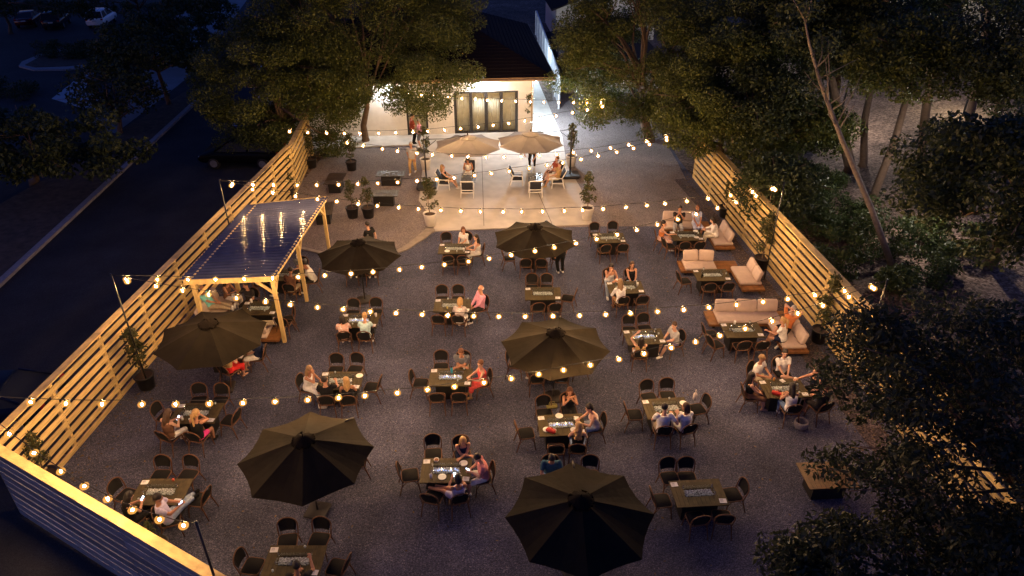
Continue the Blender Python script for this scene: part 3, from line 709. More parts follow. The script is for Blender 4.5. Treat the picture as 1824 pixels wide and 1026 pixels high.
# name: (px, py, rz, lit, phrase, slots, items)
TABLES = [
 (1244, 878, 4, 0, 'the vacant table right of the nearest umbrella', dict(fl=(None, -.22, 0, 6), fr=(None, -.36, .0, -3), l=(None, .10, .02, 4), r=(None, 0, .10, 12), nl=(None, .12, .1, 0), nr=(None, .16, .12, -4)), ''),
 (1187, 727, 5, 0, "the white-shirted couple's table", dict(fl=(None, 0, 0, 2), fr=(None, -.05, .03, -2), l=(None, 0, 0, 6), r=(None, -.02, .1, 14),
   nl=(('hug', Mn, 'short', 'dark', 'tee', 'white', 'pants', 'khaki', 'man in white tee at the near side, arm around his neighbour', 'dark'), .02, .02, -4),
   nr=(('hugl', F, 'bob', 'brown', 'long', 'white', 'pants', 'white', 'brown-haired woman in white long sleeves leaning on the man beside her'), .04, .03, 12)), 'gggp'),
 (1148, 600, 5, 1, "the lounging couple's table", dict(fl=(None, .02, 0, 0), fr=(None, -.08, .04, 0),
   nl=(('uparm', F, 'long', 'dark', 'tank', 'tan', 'shorts', 'white', 'woman with an arm raised, seen from behind on the near side', None), -.02, .0, -8),
   r=(('side', Mn, 'short', 'brown', 'tee', 'lgrey', 'shorts', 'purple', 'man in pale grey tee slouching sideways at the right end'), .0, -.18, 14)), 'ggg'),
 (1000, 757, 4, 1, "the curly-haired woman's table", dict(fl=(None, -.05, .02, 2), l=(None, -.05, -.06, 8), nl=(None, .08, -.02, 0),
   fr=(('drink', F, 'bob', 'red', 'tank', 'black', 'skirt', 'black', 'woman in black top holding her drink to her mouth with both hands', 'black'), .02, .10, 0),
   r=(('table', F, 'bun', 'dark', 'strapless', 'stripe', 'pants', 'ldenim', 'bare-shouldered woman in patterned top and light jeans at the right end'), -.02, .08, 4),
   nr=(('turn', F, 'curly', 'blonde', 'tank', 'black', 'pants', 'denim', 'woman with big curly blonde hair seen from behind', 'white'), .04, -.02, -8)), 'pppgcnR'),
 (795, 838, 0, 1, 'the plate-strewn fire table', dict(fl=(None, -.08, .10, 10), l=(None, -.02, .02, 12),
   fr=(('armsx', F, 'long', 'blonde', 'dress', 'navy', None, None, 'blonde woman in dark dress leaning on her forearms at the far side', 'dark'), .06, .03, 14),
   r=(('phone', Mn, 'short', 'dark', 'tee', 'salmon', 'shorts', 'white', 'man in pink shirt and white shorts looking down at a phone'), -.02, -.05, 12),
   nl=(None, .05, .0, -16),
   nr=(('legup', F, 'bun', 'dark', 'tank', 'lilac', 'shorts', 'lilac', 'dark-haired woman with her legs up across the neighbouring chair', 'dark'), .04, -.02, 16)), 'ppgwcn'),
 (803, 672, 0, 1, 'the blue-bottle table', dict(fl=(None, -.06, .04, 4), l=(None, 0, -.05, -8),
   fr=(('armsx', Mn, 'short', 'red', 'tee', 'grey', 'shorts', 'khaki', 'bearded man in grey tee with crossed forearms on the table'), -.0, .02, -4),
   r=(('turn', F, 'short', 'red', 'dress', 'coral', None, None, 'woman in coral red dress sitting at the right end', 'tan'), -.02, -.02, 16), nl=(None, -.02, .0, 2), nr=(None, -.02, .0, -3)), 'Bgg'),
 (607, 678, 0, 0, "the white-dress woman's table", dict(fl=(None, -.05, .02, 3), fr=(None, -.10, .04, -3), r=(None, -.02, -.06, -10),
   l=(('chin', F, 'long', 'sandy', 'dress', 'white', None, None, 'woman in white dress with long brown hair at the left end', 'tan'), .0, -.10, -14),
   nl=(('talk', Mn, 'short', 'dark', 'tee', 'black', 'pants', 'black', 'person in black at the near side, one bare arm out to the left', 'black'), .05, .03, 6),
   nr=(('turn', F, 'long', 'blonde', 'tank', 'black', 'skirt', 'black', 'blonde woman in black top seen from behind under a bulb', None), .05, .03, 8)), 'ggggwp'),
 (806, 544, 0, 0, "the bald man's table", dict(fl=(None, -.10, .0, 4), fr=(None, -.14, .02, -2), nl=(None, -.14, .04, -4),
   r=(('lap', Mn, 'rim', 'white', 'long', 'pink', 'pants', 'dark', 'bald man in pink shirt and dark trousers with hands on his lap'), -.02, .14, 30),
   nr=(('table', F, 'bob', 'blonde', 'long', 'stripe', 'pants', 'white', 'blonde woman in patterned white blouse seen from behind'), -.02, .04, -8)), 'gggy'),
 (967, 523, 0, 0, 'the vacant mid-yard table', dict(fl=(None, -.10, .0, 4), fr=(None, -.18, .0, -4), r=(None, -.06, .0, -14), nl=(None, .08, .02, 0), nr=(None, .08, .02, 2)), ''),
 (810, 443, 0, 0, 'the two-women table by the patio', dict(fl=(None, -.02, .0, 8), nl=(None, .08, .0, 0), nr=(None, .06, .0, 0),
   fr=(('side', F, 'bob', 'red', 'tee', 'white', 'pants', 'cream', 'woman in white top and cream trousers facing right beside the patio edge'), .04, .06, -28),
   r=(('turn', F, 'long', 'dark', 'strapless', 'white', 'long_skirt', 'white', 'woman in white with long dark hair seen from behind, right end'), -.06, -.05, 4)), 'ggpw'),
 (952, 448, 0, 0, 'the table under the patio-side umbrella', dict(l=(None, -.04, -.2, 4), nl=(None, .0, .02, 0), nr=(None, -.02, .02, 0), r=(None, -.04, -.10, 0)), ''),
 (1085, 424, 3, 0, 'the unoccupied table below the right patio pot', dict(fl=(None, -.12, .0, 6), fr=(None, .02, .06, -6), nl=(None, .02, .04, 10), nr=(None, .12, .06, -8)), 'gggg'),
 (1114, 512, 3, 0, "the three women's table", dict(
   fl=(('chin', F, 'long', 'dark', 'strapless', 'white', 'pants', 'ldenim', 'dark-haired woman in white top and jeans, far side left'), -.16, .0, 0),
   fr=(('lap', F, 'long', 'brown', 'tank', 'black', 'pants', 'denim', 'brown-haired woman in black top and jeans, far side right'), .06, .0, 4), nr=(None, .12, .04, -4),
   nl=(('reach', F, 'long', 'sandy', 'long', 'white', 'shorts', 'tan', 'long-haired woman in white shirt reaching an arm across the table', 'brown'), .03, .02, 8)), 'gggbww'),
 (1223, 420, 2, 0, 'the farthest sofa table', dict(nl=(None, .05, .06, 0), nr=(None, .0, .06, 0),
   l=(('talk', F, 'bun', 'dark', 'strapless', 'orange', 'long_skirt', 'peach', 'woman in orange top and pale skirt, chair at left of the farthest sofas'), -.06, .10, -10), l2=(None, .10, -.10, 10)), 'ggggpp'),
 (1268, 490, 2, 0, 'the vacant sofa table', dict(l=(None, -.05, -.05, 14), nl=(None, .05, .06, -4), nr=(None, .05, .06, 4)), 'ggb'),
 (1322, 588, 2, 0, "the ponytail woman's sofa table", dict(l=(None, -.02, .12, 4), l2=(None, -.04, -.05, 10), nl=(None, .06, .04, 0), nr=(None, .08, .06, 0)), 'ggw'),
 (1396, 692, 3, 0, 'the six-person table by the fence', dict(
   l=(('lap', F, 'long', 'dark', 'tank', 'black', 'skirt', 'brown', 'long dark-haired woman with bare shoulders leaning at the left end', None), -.04, -.06, -6),
   fl=(('turn', Mn, 'short', 'sandy', 'tee', 'white', 'shorts', 'khaki', 'sandy-haired man in white tee turned away, far side left', 'white'), -.20, .10, 40),
   fr=(('cross', Mn, 'short', 'dark', 'polo', 'white', 'shorts', 'black', 'bearded man in white polo with one ankle on his knee', 'white'), .02, .26, 6),
   r=(('talk', F, 'long', 'dark', 'tank', 'black', 'pants', 'black', 'smiling woman in printed black top gesturing with one hand', 'black'), -.02, .06, 16),
   nl=(('table', F, 'long', 'dark', 'tank', 'white', 'pants', 'denim', 'woman with long black hair and white straps seen from behind', 'white'), .28, .0, 0),
   nr=(('cross', Mn, 'short', 'brown', 'tee', 'dark', 'shorts', 'dark', 'person in dark clothes with bare legs half hidden by leaves', None), .58, .06, 16)), 'ggggcnOR'),
 (640, 571, 0, 1, 'the table below the pergola-side umbrella', dict(fl=(None, -.10, .0, 4), fr=(None, .06, .05, -3),
   nl=(('turn', F, 'bob', 'dark', 'tee', 'peach', 'pants', 'black', 'dark-haired woman in pink patterned top seen from behind'), -.08, .02, 10),
   nr=(('table', F, 'short', 'blonde', 'tee', 'lblue', 'pants', 'black', 'short-haired blonde person in pale blue top seen from behind'), .02, .02, 0)), 'ggw'),
 (350, 736, 0, 0, "the hot-pink shorts woman's table", dict(fl=(None, -.0, .02, 2), fr=(None, .05, .04, -2), l=(None, .06, .12, -14), r=(None, .02, -.05, -8),
   nl=(('phone', F, 'long', 'brown', 'tank', 'brown', 'pants', 'white', 'brown-haired woman in white trousers looking at her glowing phone'), -.18, -.02, -22),
   nr=(('chin', F, 'pony', 'blonde', 'tank', 'black', 'shorts', 'hot', 'blonde woman in black tank top and hot pink shorts', 'black'), .0, -.04, -12)), 'gggw'),
 (287, 876, 0, 0, 'the table by the near fence', dict(fl=(None, -.04, .02, 3), fr=(None, .04, .02, -2), l=(None, .06, .10, -12), r=(None, -.0, -.05, -8),
   nl=(('phone', F, 'long', 'dark', 'tank', 'black', 'pants', 'dark', 'woman with long dark hair and phone beside the near fence', None), -.16, .02, -30),
   nr=(('legup', Mn, 'short', 'dark', 'tee', 'lilac', 'pants', 'ldenim', 'reclining person in lilac shirt and light jeans by the near fence', 'black'), .16, .02, -70)), 'ggo'),
 (524, 1000, 0, 0, 'the table cut by the bottom edge', dict(fl=(None, -.02, .02, 3), fr=(None, .04, .02, -2), l=(None, .0, .05, -6), r=(None, .0, .0, -8),
   nr=(('wave', Mn, 'short', 'dark', 'tee', 'dark', 'pants', 'dark', 'person at the bottom edge raising a fist over the table', 'dark'), -.05, .08, 0)), 'gg'),
 (404, 626, 0, 0, "the red-skirt woman's table", dict(
   nr=(('phone', F, 'long', 'sandy', 'tank', 'tan', 'long_skirt', 'red', 'woman in red skirt holding a phone under the left umbrella', None), -.02, -.02, -26),
   r=(('lap', Mn, 'short', 'dark', 'tee', 'navy', 'shorts', 'white', 'man in navy printed tee and white shorts beside the left umbrella', None), .0, -.02, 4)), 'gg'),
 (652, 462, 0, 0, 'the umbrella table beside the pergola', dict(
   nl=(('armsx', Mn, 'short', 'dark', 'tee', 'pink', 'pants', 'dark', 'person in pale pink tee half under the umbrella by the pergola'), -.14, .03, 8),
   nr=(('hugl', F, 'long', 'blonde', 'tee', 'cream', 'pants', 'dark', 'blonde person in cream top half under the umbrella by the pergola'), .0, .03, 10)), 'ggg'),
 (975, 640, 0, 0, 'the table under the olive-lit umbrella', dict(
   l=(('turn', Mn, 'short', 'dark', 'tee', 'white', 'shorts', 'dark', 'man in white tee at the left rim of the olive-lit umbrella'), -.04, .02, -8),
   nl=(('armsx', Mn, 'short', 'dark', 'tee', 'black', 'pants', 'dark', 'person in black tee seen from behind below the olive-lit umbrella', 'dark'), -.06, -.04, 4),
   nr=(('table', F, 'bob', 'blonde', 'tee', 'blue', 'pants', 'denim', 'person in bright blue top below the olive-lit umbrella'), .10, .0, -6),
   r=(('lap', F, 'long', 'brown', 'tank', 'lilac', 'pants', 'dark', 'woman in lilac at the right rim of the olive-lit umbrella', 'tan'), .02, -.04, 12)), 'gg'),
 (1030, 880, 0, 0, 'the table under the nearest umbrella', dict(
   fl=(('table', Mn, 'short', 'dark', 'tee', 'teal', 'pants', 'denim', 'bearded man in blue-grey tee behind the nearest umbrella'), -.36, .10, 0), fr=(None, .04, .06, -10)), ''),
 (572, 812, 0, 0, 'the table under the left foreground umbrella', dict(
   r=(('side', F, 'long', 'brown', 'tank', 'brown', 'pants', 'dark', 'person mostly hidden behind the left foreground umbrella', 'dark'), -.02, .0, 8)), ''),
 (463, 549, 0, 0, 'the front pergola table', dict(nr=(None, .75, .10, -6), r=(None, .12, -.42, 30),
   fl=(('talk', Mn, 'short', 'dark', 'tee', 'dark', 'pants', 'dark', 'person in dark clothes with a bright phone under the pergola', 'dark'), -.30, -.02, -20)), 'gggw'),
 (512, 490, 0, 0, 'the back pergola table', dict(
   fr=(('armsx', Mn, 'cap', 'white', 'tee', 'grey', 'pants', 'dark', 'man in white cap and grey tee at the back pergola table'), .04, .0, 6),
   r=(('armsx', Mn, 'short', 'dark', 'tee', 'white', 'pants', 'dark', 'man in white tee beside the middle pergola post'), -.02, -.06, 12),
   nr=(('table', Mn, 'short', 'dark', 'tee', 'brown', 'shorts', 'khaki', 'man in brown tee seen from behind beside a pergola post', 'tan'), .02, -.02, -4),
   l=(('talk', F, 'long', 'brown', 'tee', 'white', 'pants', 'black', 'woman in white tee and black trousers under the pergola roof'), .0, -.3, -10)), 'gggpp'),
]
# sofas: (label, px, py, rz, width, depth, c0, c1, nback)
SOFAS = [
 ('two-back-cushion sofa along the far side of the farthest sofa table', 1222, 402, 180, 2.3, .92, -.45, 1.12, 2),
 ('sofa at the right of the farthest sofa table, woman in white on it', 1281, 424, 92, 2.0, .92, -.80, .72, 2),
 ('empty two-back-cushion sofa at the far side of the vacant sofa table', 1262, 474, 180, 2.55, .92, -.25, 1.10, 2),
 ('empty two-back-cushion sofa at the right of the vacant sofa table', 1331, 497, 92, 1.75, .95, -.55, .86, 2),
 ('long three-back-cushion sofa above the ponytail woman', 1330, 566, 180, 3.1, .95, -1.22, 1.22, 3),
 ('sofa beneath the ponytail woman at the right of its table', 1402, 600, 92, 1.9, .92, -.80, .90, 2),
 ('low sofa at the front pergola table, partly under the left umbrella', 462, 594, 0, 1.7, .85, -.80, .40, 2),
 ('sofa with the reclining turquoise-shirted man under the pergola', 385, 556, -90, 2.2, .90, -.95, .95, 2),
]
# people away from the chairs: spec, px, py (ground or seat), z, rz
FREE = [
 (('drink', Mn, 'short', 'dark', 'tee', 'dark', 'pants', 'lgrey', 'dark-haired man in black tee drinking on the farthest sofa'), 1205, 418, 0, 172),
 (('lap', F, 'short', 'red', 'tee', 'floral', 'skirt', 'floral', 'woman in blue and white floral dress on the farthest sofa', 'tan'), 1237, 417, 0, 186),
 (('table', F, 'bob', 'dark', 'long', 'white', 'pants', 'cream', 'dark-haired woman in white long sleeves on the right far sofa', 'tan'), 1270, 437, 0, 80),
 (('behind', Mn, 'short', 'grey', 'tee', 'orange', 'shorts', 'dark', 'man in orange tee reclining with hands behind his head'), 1394, 606, 0, 128),
 (('ssofa', F, 'pony', 'blonde', 'tee', 'white', 'shorts', 'navy', 'woman with blonde ponytail, white tee and navy shorts on sofa'), 1388, 622, 0, 58),
 (('recl', Mn, 'rim', 'white', 'tee', 'turq', 'pants', 'khaki', 'bald man in turquoise shirt reclining under the pergola'), 384, 566, 0, -100),
 (('phone', F, 'long', 'dark', 'tank', 'brown', 'pants', 'stripe', 'dark-haired woman in brown top beside the turquoise-shirted man', 'tan'), 412, 549, 0, -100),
 (('recl', Mn, 'short', 'dark', 'tee', 'orange', 'pants', 'dark', 'person in orange shirt lounging deep under the pergola', 'dark'), 430, 520, 0, -70),
 (('recl', Mn, 'short', 'brown', 'tee', 'white', 'pants', 'khaki', 'person in white shirt and khaki trousers stretched on pergola sofa', 'white'), 452, 606, 0, -62),
 (('chat', Mn, 'short', 'dark', 'tee', 'rust', 'pants', 'black', 'man in dark red shirt and black trousers by the glass door', 'black'), 737, 257, 0, -70),
 (('chat', Mn, 'short', 'grey', 'polo', 'pink', 'shorts', 'grey', 'grey-haired man in pale pink polo and grey shorts by the door', 'white'), 749, 264, 0, 100),
 (('walk', Mn, 'short', 'grey', 'tee', 'lgrey', 'pants', 'tan', 'man in pale shirt and tan trousers walking onto the gravel', 'white'), 736, 309, 0, 172),
 (('walk', Mn, 'short', 'dark', 'tee', 'black', 'pants', 'black', 'dark-haired person in black walking behind the pergola-side umbrella', 'white'), 663, 462, 0, 60),
 (('stand', Mn, 'short', 'dark', 'tee', 'black', 'pants', 'black', 'server in black standing half under the patio-side umbrella', 'white'), 998, 486, 0, 20),
 (('bend', Mn, 'bald', 'dark', 'tee', 'khaki', 'pants', 'black', 'bald man in khaki shirt bending over the right patio table', 'white'), 948, 300, 0, 172),
]
# ------------------------------------------------------------ setting
def setting():
    soil = stonemat('leaf_litter', [(0, (.05, .032, .022)), (.5, (.13, .085, .06)), (1, (.24, .17, .13))], 9, .35, bump=.9, dist=.05)
    grav = stonemat('gravel', [(0, (.030, .031, .050)), (.5, (.066, .071, .118)), (.85, (.120, .124, .19)), (.97, (.17, .16, .215)), (1, (.30, .28, .34))], 52, .30, bump=.7, dist=.02); grav2 = stonemat('fine_gravel', [(0, (.095, .076, .072)), (.5, (.170, .143, .138)), (1, (.35, .29, .26))], 48, .16, bump=.5, dist=.015)
    conc = M('concrete', (.50, .46, .41), .85, .17, 1.1, .15, 30); kerbm = M('kerb_stone', (.30, .26, .22), .9, .2, 4, .3, 20)
    asph = stonemat('asphalt', [(0, (.018, .018, .019)), (1, (.045, .045, .048))], 60, .25, bump=.3, dist=.01)
    sheet('ground', [(-160, -30), (160, -30), (160, 320), (-160, 320)], 0, soil)
    # parking lot, side road and planting strip on the left
    sheet('parking_lot', [(-13.75, 13.9), (-11.7, 36.2), (-13.2, 60), (-13.9, 130), (-90, 130), (-90, -8), (2.3, -8), (2.3, 5.0)], .006, asph)
    strip = [P(8, 500), P(352, 180), P(330, 166), P(215, 235), P(120, 300), P(-40, 390), P(-200, 520), P(-200, 640)]
    slab('planting_strip', strip, 0, .12, M('strip_mulch', (.07, .05, .035), .95, .4, 3, .8, 14))
    a, b = P(8, 500), P(352, 180)
    d = (b-a).normalized(); n = Vector((d.y, -d.x, 0)); mb = MB(); mb.beam(a-d*14+Vector((0, 0, .075)), b+Vector((0, 0, .075)), .32, .15); o = mb.build('kerb', M('kerb_pale', (.26, .25, .25), .9, .15, 6)); struct(o)
    sheet('side_road', [P(205, 238), P(285, 178), P(345, 130), P(440, 0), P(345, -20), P(270, 95), P(240, 165), P(150, 222)], .011, M('pale_road', (.20, .21, .22), .9, .15, .8))
    sheet('footpath', [P(92, 176), P(140, 138), P(175, 122), P(150, 160), P(190, 178), P(170, 200)], .012, M('pale_path', (.42, .43, .45), .9, .1, .9))
    isl = [P(34, 120), P(40, 112), P(70, 100), P(190, 70), P(190, 118), P(120, 126), P(60, 127)]
    slab('kerb_island', isl, 0, .13, M('kerb_pale', (.26, .25, .25)))
    isl2 = [P(46, 119), P(72, 104), P(186, 76), P(184, 114), P(120, 121), P(64, 123)]
    slab('island_soil', isl2, .0, .17, M('strip_mulch', (.07, .05, .035)))
    line = M('road_paint', (.62, .62, .64), .7, .2, 9)
    def stripe(p, q, w=.11): 
        p = P(*p); q = P(*q); dd = (q-p).normalized(); nn = Vector((-dd.y, dd.x, 0))*w/2
        sheet('road_marking', [p-nn, q-nn, q+nn, p+nn], .011, line)
    stripe((415, 224), (448, 224)); stripe((415, 224), (445, 184)); stripe((505, 205), (535, 170))
    # gravel yard
    yard = [(-13.5, 13.8), (-11.55, 35.6), (-11.3, 41.9), (-5.2, 42.6), (3.0, 52), (3.05, 60), (9.2, 60), (9.9, 40), (10.6, 32.6), (11.9, 20), (12.8, 10.5), (12.8, 4), (3, 4), (-6.4, 9.7)]
    sheet('gravel_yard', yard, .010, grav)
    sheet('fine_gravel', [(-11.6, 36.6), (-11.2, 41.8), (-5.3, 42.5), (3.0, 52), (3.05, 60), (9.2, 60), (9.7, 40), (9.6, 33.5), (7.2, 31.4), (4.1, 31.4), (-3.6, 30.9), (-4.9, 29.2), (-7.4, 28.2), (-9.9, 29.2), (-11.0, 29.6)], .014, grav2)
    sheet('mulch_strip', [(9.6, 37.4), (10.3, 32.6), (11.35, 20.5), (12.4, 10.5), (11.6, 10.5), (10.5, 20.2), (9.7, 32.4), (9.0, 37.2)], .019, stonemat('mulch', [(0, (.036, .030, .034)), (.6, (.078, .062, .066)), (1, (.17, .13, .13))], 26, .3, bump=.7))
    # concrete patio, walkways
    def w(*p): return P(*p)
    # house frame
    th = R(5); hu = Vector((math.cos(th), math.sin(th), 0)); hv = Vector((-math.sin(th), math.cos(th), 0)); h0 = P(949, 235)
    def HL(x, y, z=0): return h0+hu*x+hv*y+Vector((0, 0, z))
    pat = [P(775, 413), P(1055, 400.5), P(1036, 340), P(1009, 292), HL(1.75, -1.2), HL(1.75, 26), HL(-.05, 26), HL(-.05, -.02), HL(-16, -.02), HL(-16, -2.1), P(736, 259), P(757, 268), P(746, 358), P(764, 382)]
    slab('patio', pat, 0, .05, conc)
    jm = M('joint_dark', (.06, .05, .045), .9)
    for p, q in (((951, 328), (983, 400)), ((930, 240), (952, 332)), ((757, 268), (760, 246)), ((858, 268), (862, 404))):
        a, b = P(*p), P(*q); dd = (b-a).normalized(); nn = Vector((-dd.y, dd.x, 0))*.012; sheet('patio_joint', [a-nn, b-nn, b+nn, a+nn], .054, jm)
    curb = [P(527, 441), P(566, 450), P(620, 462), P(680, 460), P(722, 444), P(748, 426), P(768, 409)]
    pts = [lerp(curb[i], curb[i+1], t/5) for i in range(len(curb)-1) for t in range(5)]+[curb[-1]]
    L_ = []; Rr = []
    for i, p in enumerate(pts):
        t = (pts[min(i+1, len(pts)-1)]-pts[max(i-1, 0)]).normalized(); n = Vector((-t.y, t.x, 0)); hw = lerp(.09, .22, min(1, max(0, (i-14)/12))); L_.append(p+n*hw); Rr.append(p-n*hw)
    mb = MB()
    for i in range(len(pts)-1):
        z = .07; mb.add([L_[i]+Vector((0, 0, -.01)), L_[i+1]+Vector((0, 0, -.01)), Rr[i+1]+Vector((0, 0, -.01)), Rr[i]+Vector((0, 0, -.01)), L_[i]+Vector((0, 0, z)), L_[i+1]*.97+Rr[i+1]*.03+Vector((0, 0, z)), Rr[i+1]+Vector((0, 0, z)), Rr[i]+Vector((0, 0, z))], [(4, 5, 6, 7), (0, 1, 5, 4), (2, 3, 7, 6), (1, 2, 6, 5), (3, 0, 4, 7)])
    struct(mb.build('garden_kerb', kerbm))
    return HL, th
def house(HL, th):
    t = thing('house', 'low white-painted brick house with dark hipped roof behind the patio', 'house', HL(0, 0), th)
    br = M('painted_brick', (.80, .77, .72), .8, .05, 3); nt = br.node_tree
    if not any(n.bl_idname == 'ShaderNodeTexBrick' for n in nt.nodes):
        b = nt.nodes.new('ShaderNodeTexBrick'); b.inputs['Scale'].default_value = 4.2; b.inputs['Mortar Size'].default_value = .012; b.offset = .5
        mp = nt.nodes.new('ShaderNodeMapping'); mp.inputs['Rotation'].default_value = (R(90), 0, 0); tc = nt.nodes.new('ShaderNodeTexCoord'); nt.links.new(tc.outputs['Object'], mp.inputs[0]); nt.links.new(mp.outputs[0], b.inputs[0])
        bp = nt.nodes.new('ShaderNodeBump'); bp.inputs['Strength'].default_value = .5; bp.inputs['Distance'].default_value = .01; bp.invert = True; nt.links.new(b.outputs['Fac'], bp.inputs['Height']); nt.links.new(bp.outputs[0], nt.nodes['Principled BSDF'].inputs['Normal'])
    dk = M('door_frame_dark', (.025, .023, .023), .4); roofm = M('roof_shingle', (.016, .012, .014), .95, .35, 14, .8, 8, stretch=(1, 3, 1), spec=.1); tim = M('fascia_timber', (.42, .28, .15), .7, .15, 6)
    x0, x1 = -5.04, -.97; d0, d1 = -8.05, -6.72; hh = 3.55; W = -16; D = 14
    mb = MB()
    def wall(a, b, z0, z1): mb.box(((a+b)/2, .12, (z0+z1)/2), (b-a, .24, z1-z0))
    wall(x1, 0, .0, hh); wall(d1, x0, 0, hh); wall(W, d0, 0, hh); wall(x0, x1, 2.72, hh); wall(d0, d1, 2.42, hh)
    mb.box((-.12, D/2+.121, hh/2), (.24, D-.24, hh)); mb.box((W+.12, D/2+.121, hh/2), (.24, D-.24, hh)); mb.box((W/2, D-.12, hh/2), (-W-.49, .24, hh)); mb.build('wall', br, t)
    mb = MB(); mb.box((W/2, .9, .03), (-W-.5, 1.3, .06)); mb.build('floor_slab', M('interior_floor', (.25, .2, .15)), t)
    ez = hh+.03; e0x, e1x, e0y, e1y = W-1.2, 1.22, -1.0, D+1; rz = 3.5; rx = 7.6
    mb = MB(); vs = [(e0x, e0y, ez+.19), (e1x, e0y, ez+.19), (e1x, e1y, ez+.19), (e0x, e1y, ez+.19), (e0x+rx, 7, ez+rz), (e1x-rx, 7, ez+rz), (e0x, e0y, ez+.03), (e1x, e0y, ez+.03), (e1x, e1y, ez+.03), (e0x, e1y, ez+.03)]
    mb.add(vs, [(0, 1, 5, 4), (1, 2, 5), (2, 3, 4, 5), (3, 0, 4), (6, 7, 1, 0), (7, 8, 2, 1), (8, 9, 3, 2), (9, 6, 0, 3)])
    # shingle courses as real steps
    for i in range(1, 26):
        u = i/26; y = lerp(e0y, 7, u); z = lerp(ez+.19, ez+rz, u); a = lerp(e0x, e0x+rx, u); b = lerp(e1x, e1x-rx, u)
        mb.beam((a, y, z+.006), (b, y, z+.006), .05, .02)
        mb.beam((lerp(e1x, e1x-rx, u), lerp(e0y, 7, u), z+.006), (lerp(e1x, e1x-rx, u), lerp(e1y, 7, u), z+.006), .05, .02)
    roof = mb.build('roof', roofm, t)
    mb = MB(); mb.box(((e0x+e1x)/2, (e0y+e1y)/2, ez), (e1x-e0x-.1, e1y-e0y-.1, .04)); mb.build('soffit', M('soffit_white', (.75, .72, .66), .8), roof)
    mb = MB(); mb.box(((e0x+e1x)/2, e0y-.018, ez+.11), (e1x-e0x, .03, .20)); mb.box((e1x+.018, (e0y+e1y)/2, ez+.11), (.03, e1y-e0y, .20)); mb.build('fascia', tim, roof)
    # sliding glass doors with curtains
    mb = MB(); yy = .07
    for x in (x0, x1): mb.box((x+(.05 if x == x0 else -.05), yy, 1.36), (.10, .14, 2.72))
    mb.box(((x0+x1)/2, yy, 2.675), (x1-x0-.2, .14, .09)); mb.box(((x0+x1)/2, yy, .09), (x1-x0-.2, .14, .08))
    pw = (x1-x0-.2)/4
    for i in range(1, 4): mb.box((x0+.1+pw*i, yy, 1.38), (.20, .12, 2.5))
    mb.box((x0+.14, yy, 1.38), (.08, .11, 2.5)); mb.box((x1-.14, yy, 1.38), (.08, .11, 2.5))
    sd = mb.build('sliding_door', dk, t)
    for i in range(4):
        mb = MB(); mb.box((x0+.1+pw*(i+.5), yy+.01, 1.38), (pw-.19, .012, 2.48)); mb.build('pane', glassmat('window_glass'), sd)
    cur = M('curtain', (.74, .68, .56), .9, .1, 4)
    for i in range(4):
        mb = MB(); n = 60; a = x0+.1+pw*i+.03; b = a+pw-.06; ph = rnd.uniform(0, 6)
        f_ = [Vector((lerp(a, b, k/n), .24+.045*math.sin(k*.95+ph+1.2*math.sin(k*.31+i)), 0)) for k in range(n+1)]
        mb.loft([[p+Vector((0, 0, z)) for p in f_]+[p+Vector((0, .01, z)) for p in reversed(f_)] for z in (.12, 2.62)]); mb.build('curtain', cur, t, True)
    # glass entry door at left
    mb = MB()
    for x in (d0, d1): mb.box((x+(.06 if x == d0 else -.06), yy, 1.21), (.12, .14, 2.42))
    mb.box(((d0+d1)/2, yy, 2.37), (d1-d0-.24, .14, .1)); mb.box(((d0+d1)/2, yy, .09), (d1-d0-.24, .14, .08)); mb.box(((d0+d1)/2, yy, 1.25), (d1-d0-.24, .10, .05))
    ed = mb.build('glass_door', dk, t)
    mb = MB(); mb.box(((d0+d1)/2, yy+.01, 1.2), (d1-d0-.26, .012, 2.2)); mb.build('pane', glassmat('window_glass'), ed)
    mb = MB(); mb.tube([(d0+.2, -.03, .95), (d0+.2, -.06, 1.0), (d0+.2, -.06, 1.5), (d0+.2, -.03, 1.55)], .014, 6); mb.build('handle', M('clip_steel', (.7, .7, .7), .25, metal=1), ed)
    mb = MB(); mb.box(((d0+d1)/2, .30, 1.2), (d1-d0-.1, .01, 2.3)); mb.build('blind', M('blind_green', (.55, .52, .34), .9, .1, 3), t)
    mb = MB(); mb.tube([(-.10, -.05, .02), (-.10, -.05, hh-.1), (-.10, -.5, hh+.02), (-.10, -.98, hh+.06)], .035, 8); mb.build('downpipe', M('fascia_timber', (.42, .28, .15)), t)
    mb = MB(); mb.tube([(e0x, e0y-.08, ez+.12), (e1x, e0y-.08, ez+.12)], .055, 8); mb.build('gutter', M('gutter_brown', (.16, .10, .06), .5), roof)
    for x in (-5.75, -.45):
        mb = MB(); mb.rbox((x, -.05, 2.05), (.12, .10, .26), .03); mb.build('wall_vent', M('lamp_housing', (.7, .7, .7), .4), t)
    # flood lamps under the eave
    for x, y, en in ((-3.1, -.30, 480), (-9.2, -.30, 440), (-13.0, -.3, 160)):
        mb = MB(); mb.rbox((x, y, ez-.06), (.22, .16, .10), .03); f = mb.build('flood_lamp', M('lamp_housing', (.7, .7, .7), .4), t)
        mb = MB(); mb.box((x, y, ez-.118), (.18, .12, .01)); mb.build('lens', M('cool_lens', (.9, .9, .9), .3, emit=(.92, .96, 1), estr=30), f)
        light('flood_light', HL(x, y, ez-.2), en, (.96, .98, 1.0), .12, t)
    mb = MB(); mb.rbox((.10, .35, 3.2), (.16, .2, .14), .03); f = mb.build('flood_lamp', M('lamp_housing', (.7, .7, .7), .4), t)
    mb = MB(); mb.ell((.19, .30, 3.15), (.05, .07, .06)); mb.build('lens', M('cool_lens', (.9, .9, .9)), f)
    light('flood_light', HL(.34, .3, 3.1), 2600, (.72, .86, 1.0), .1, t)
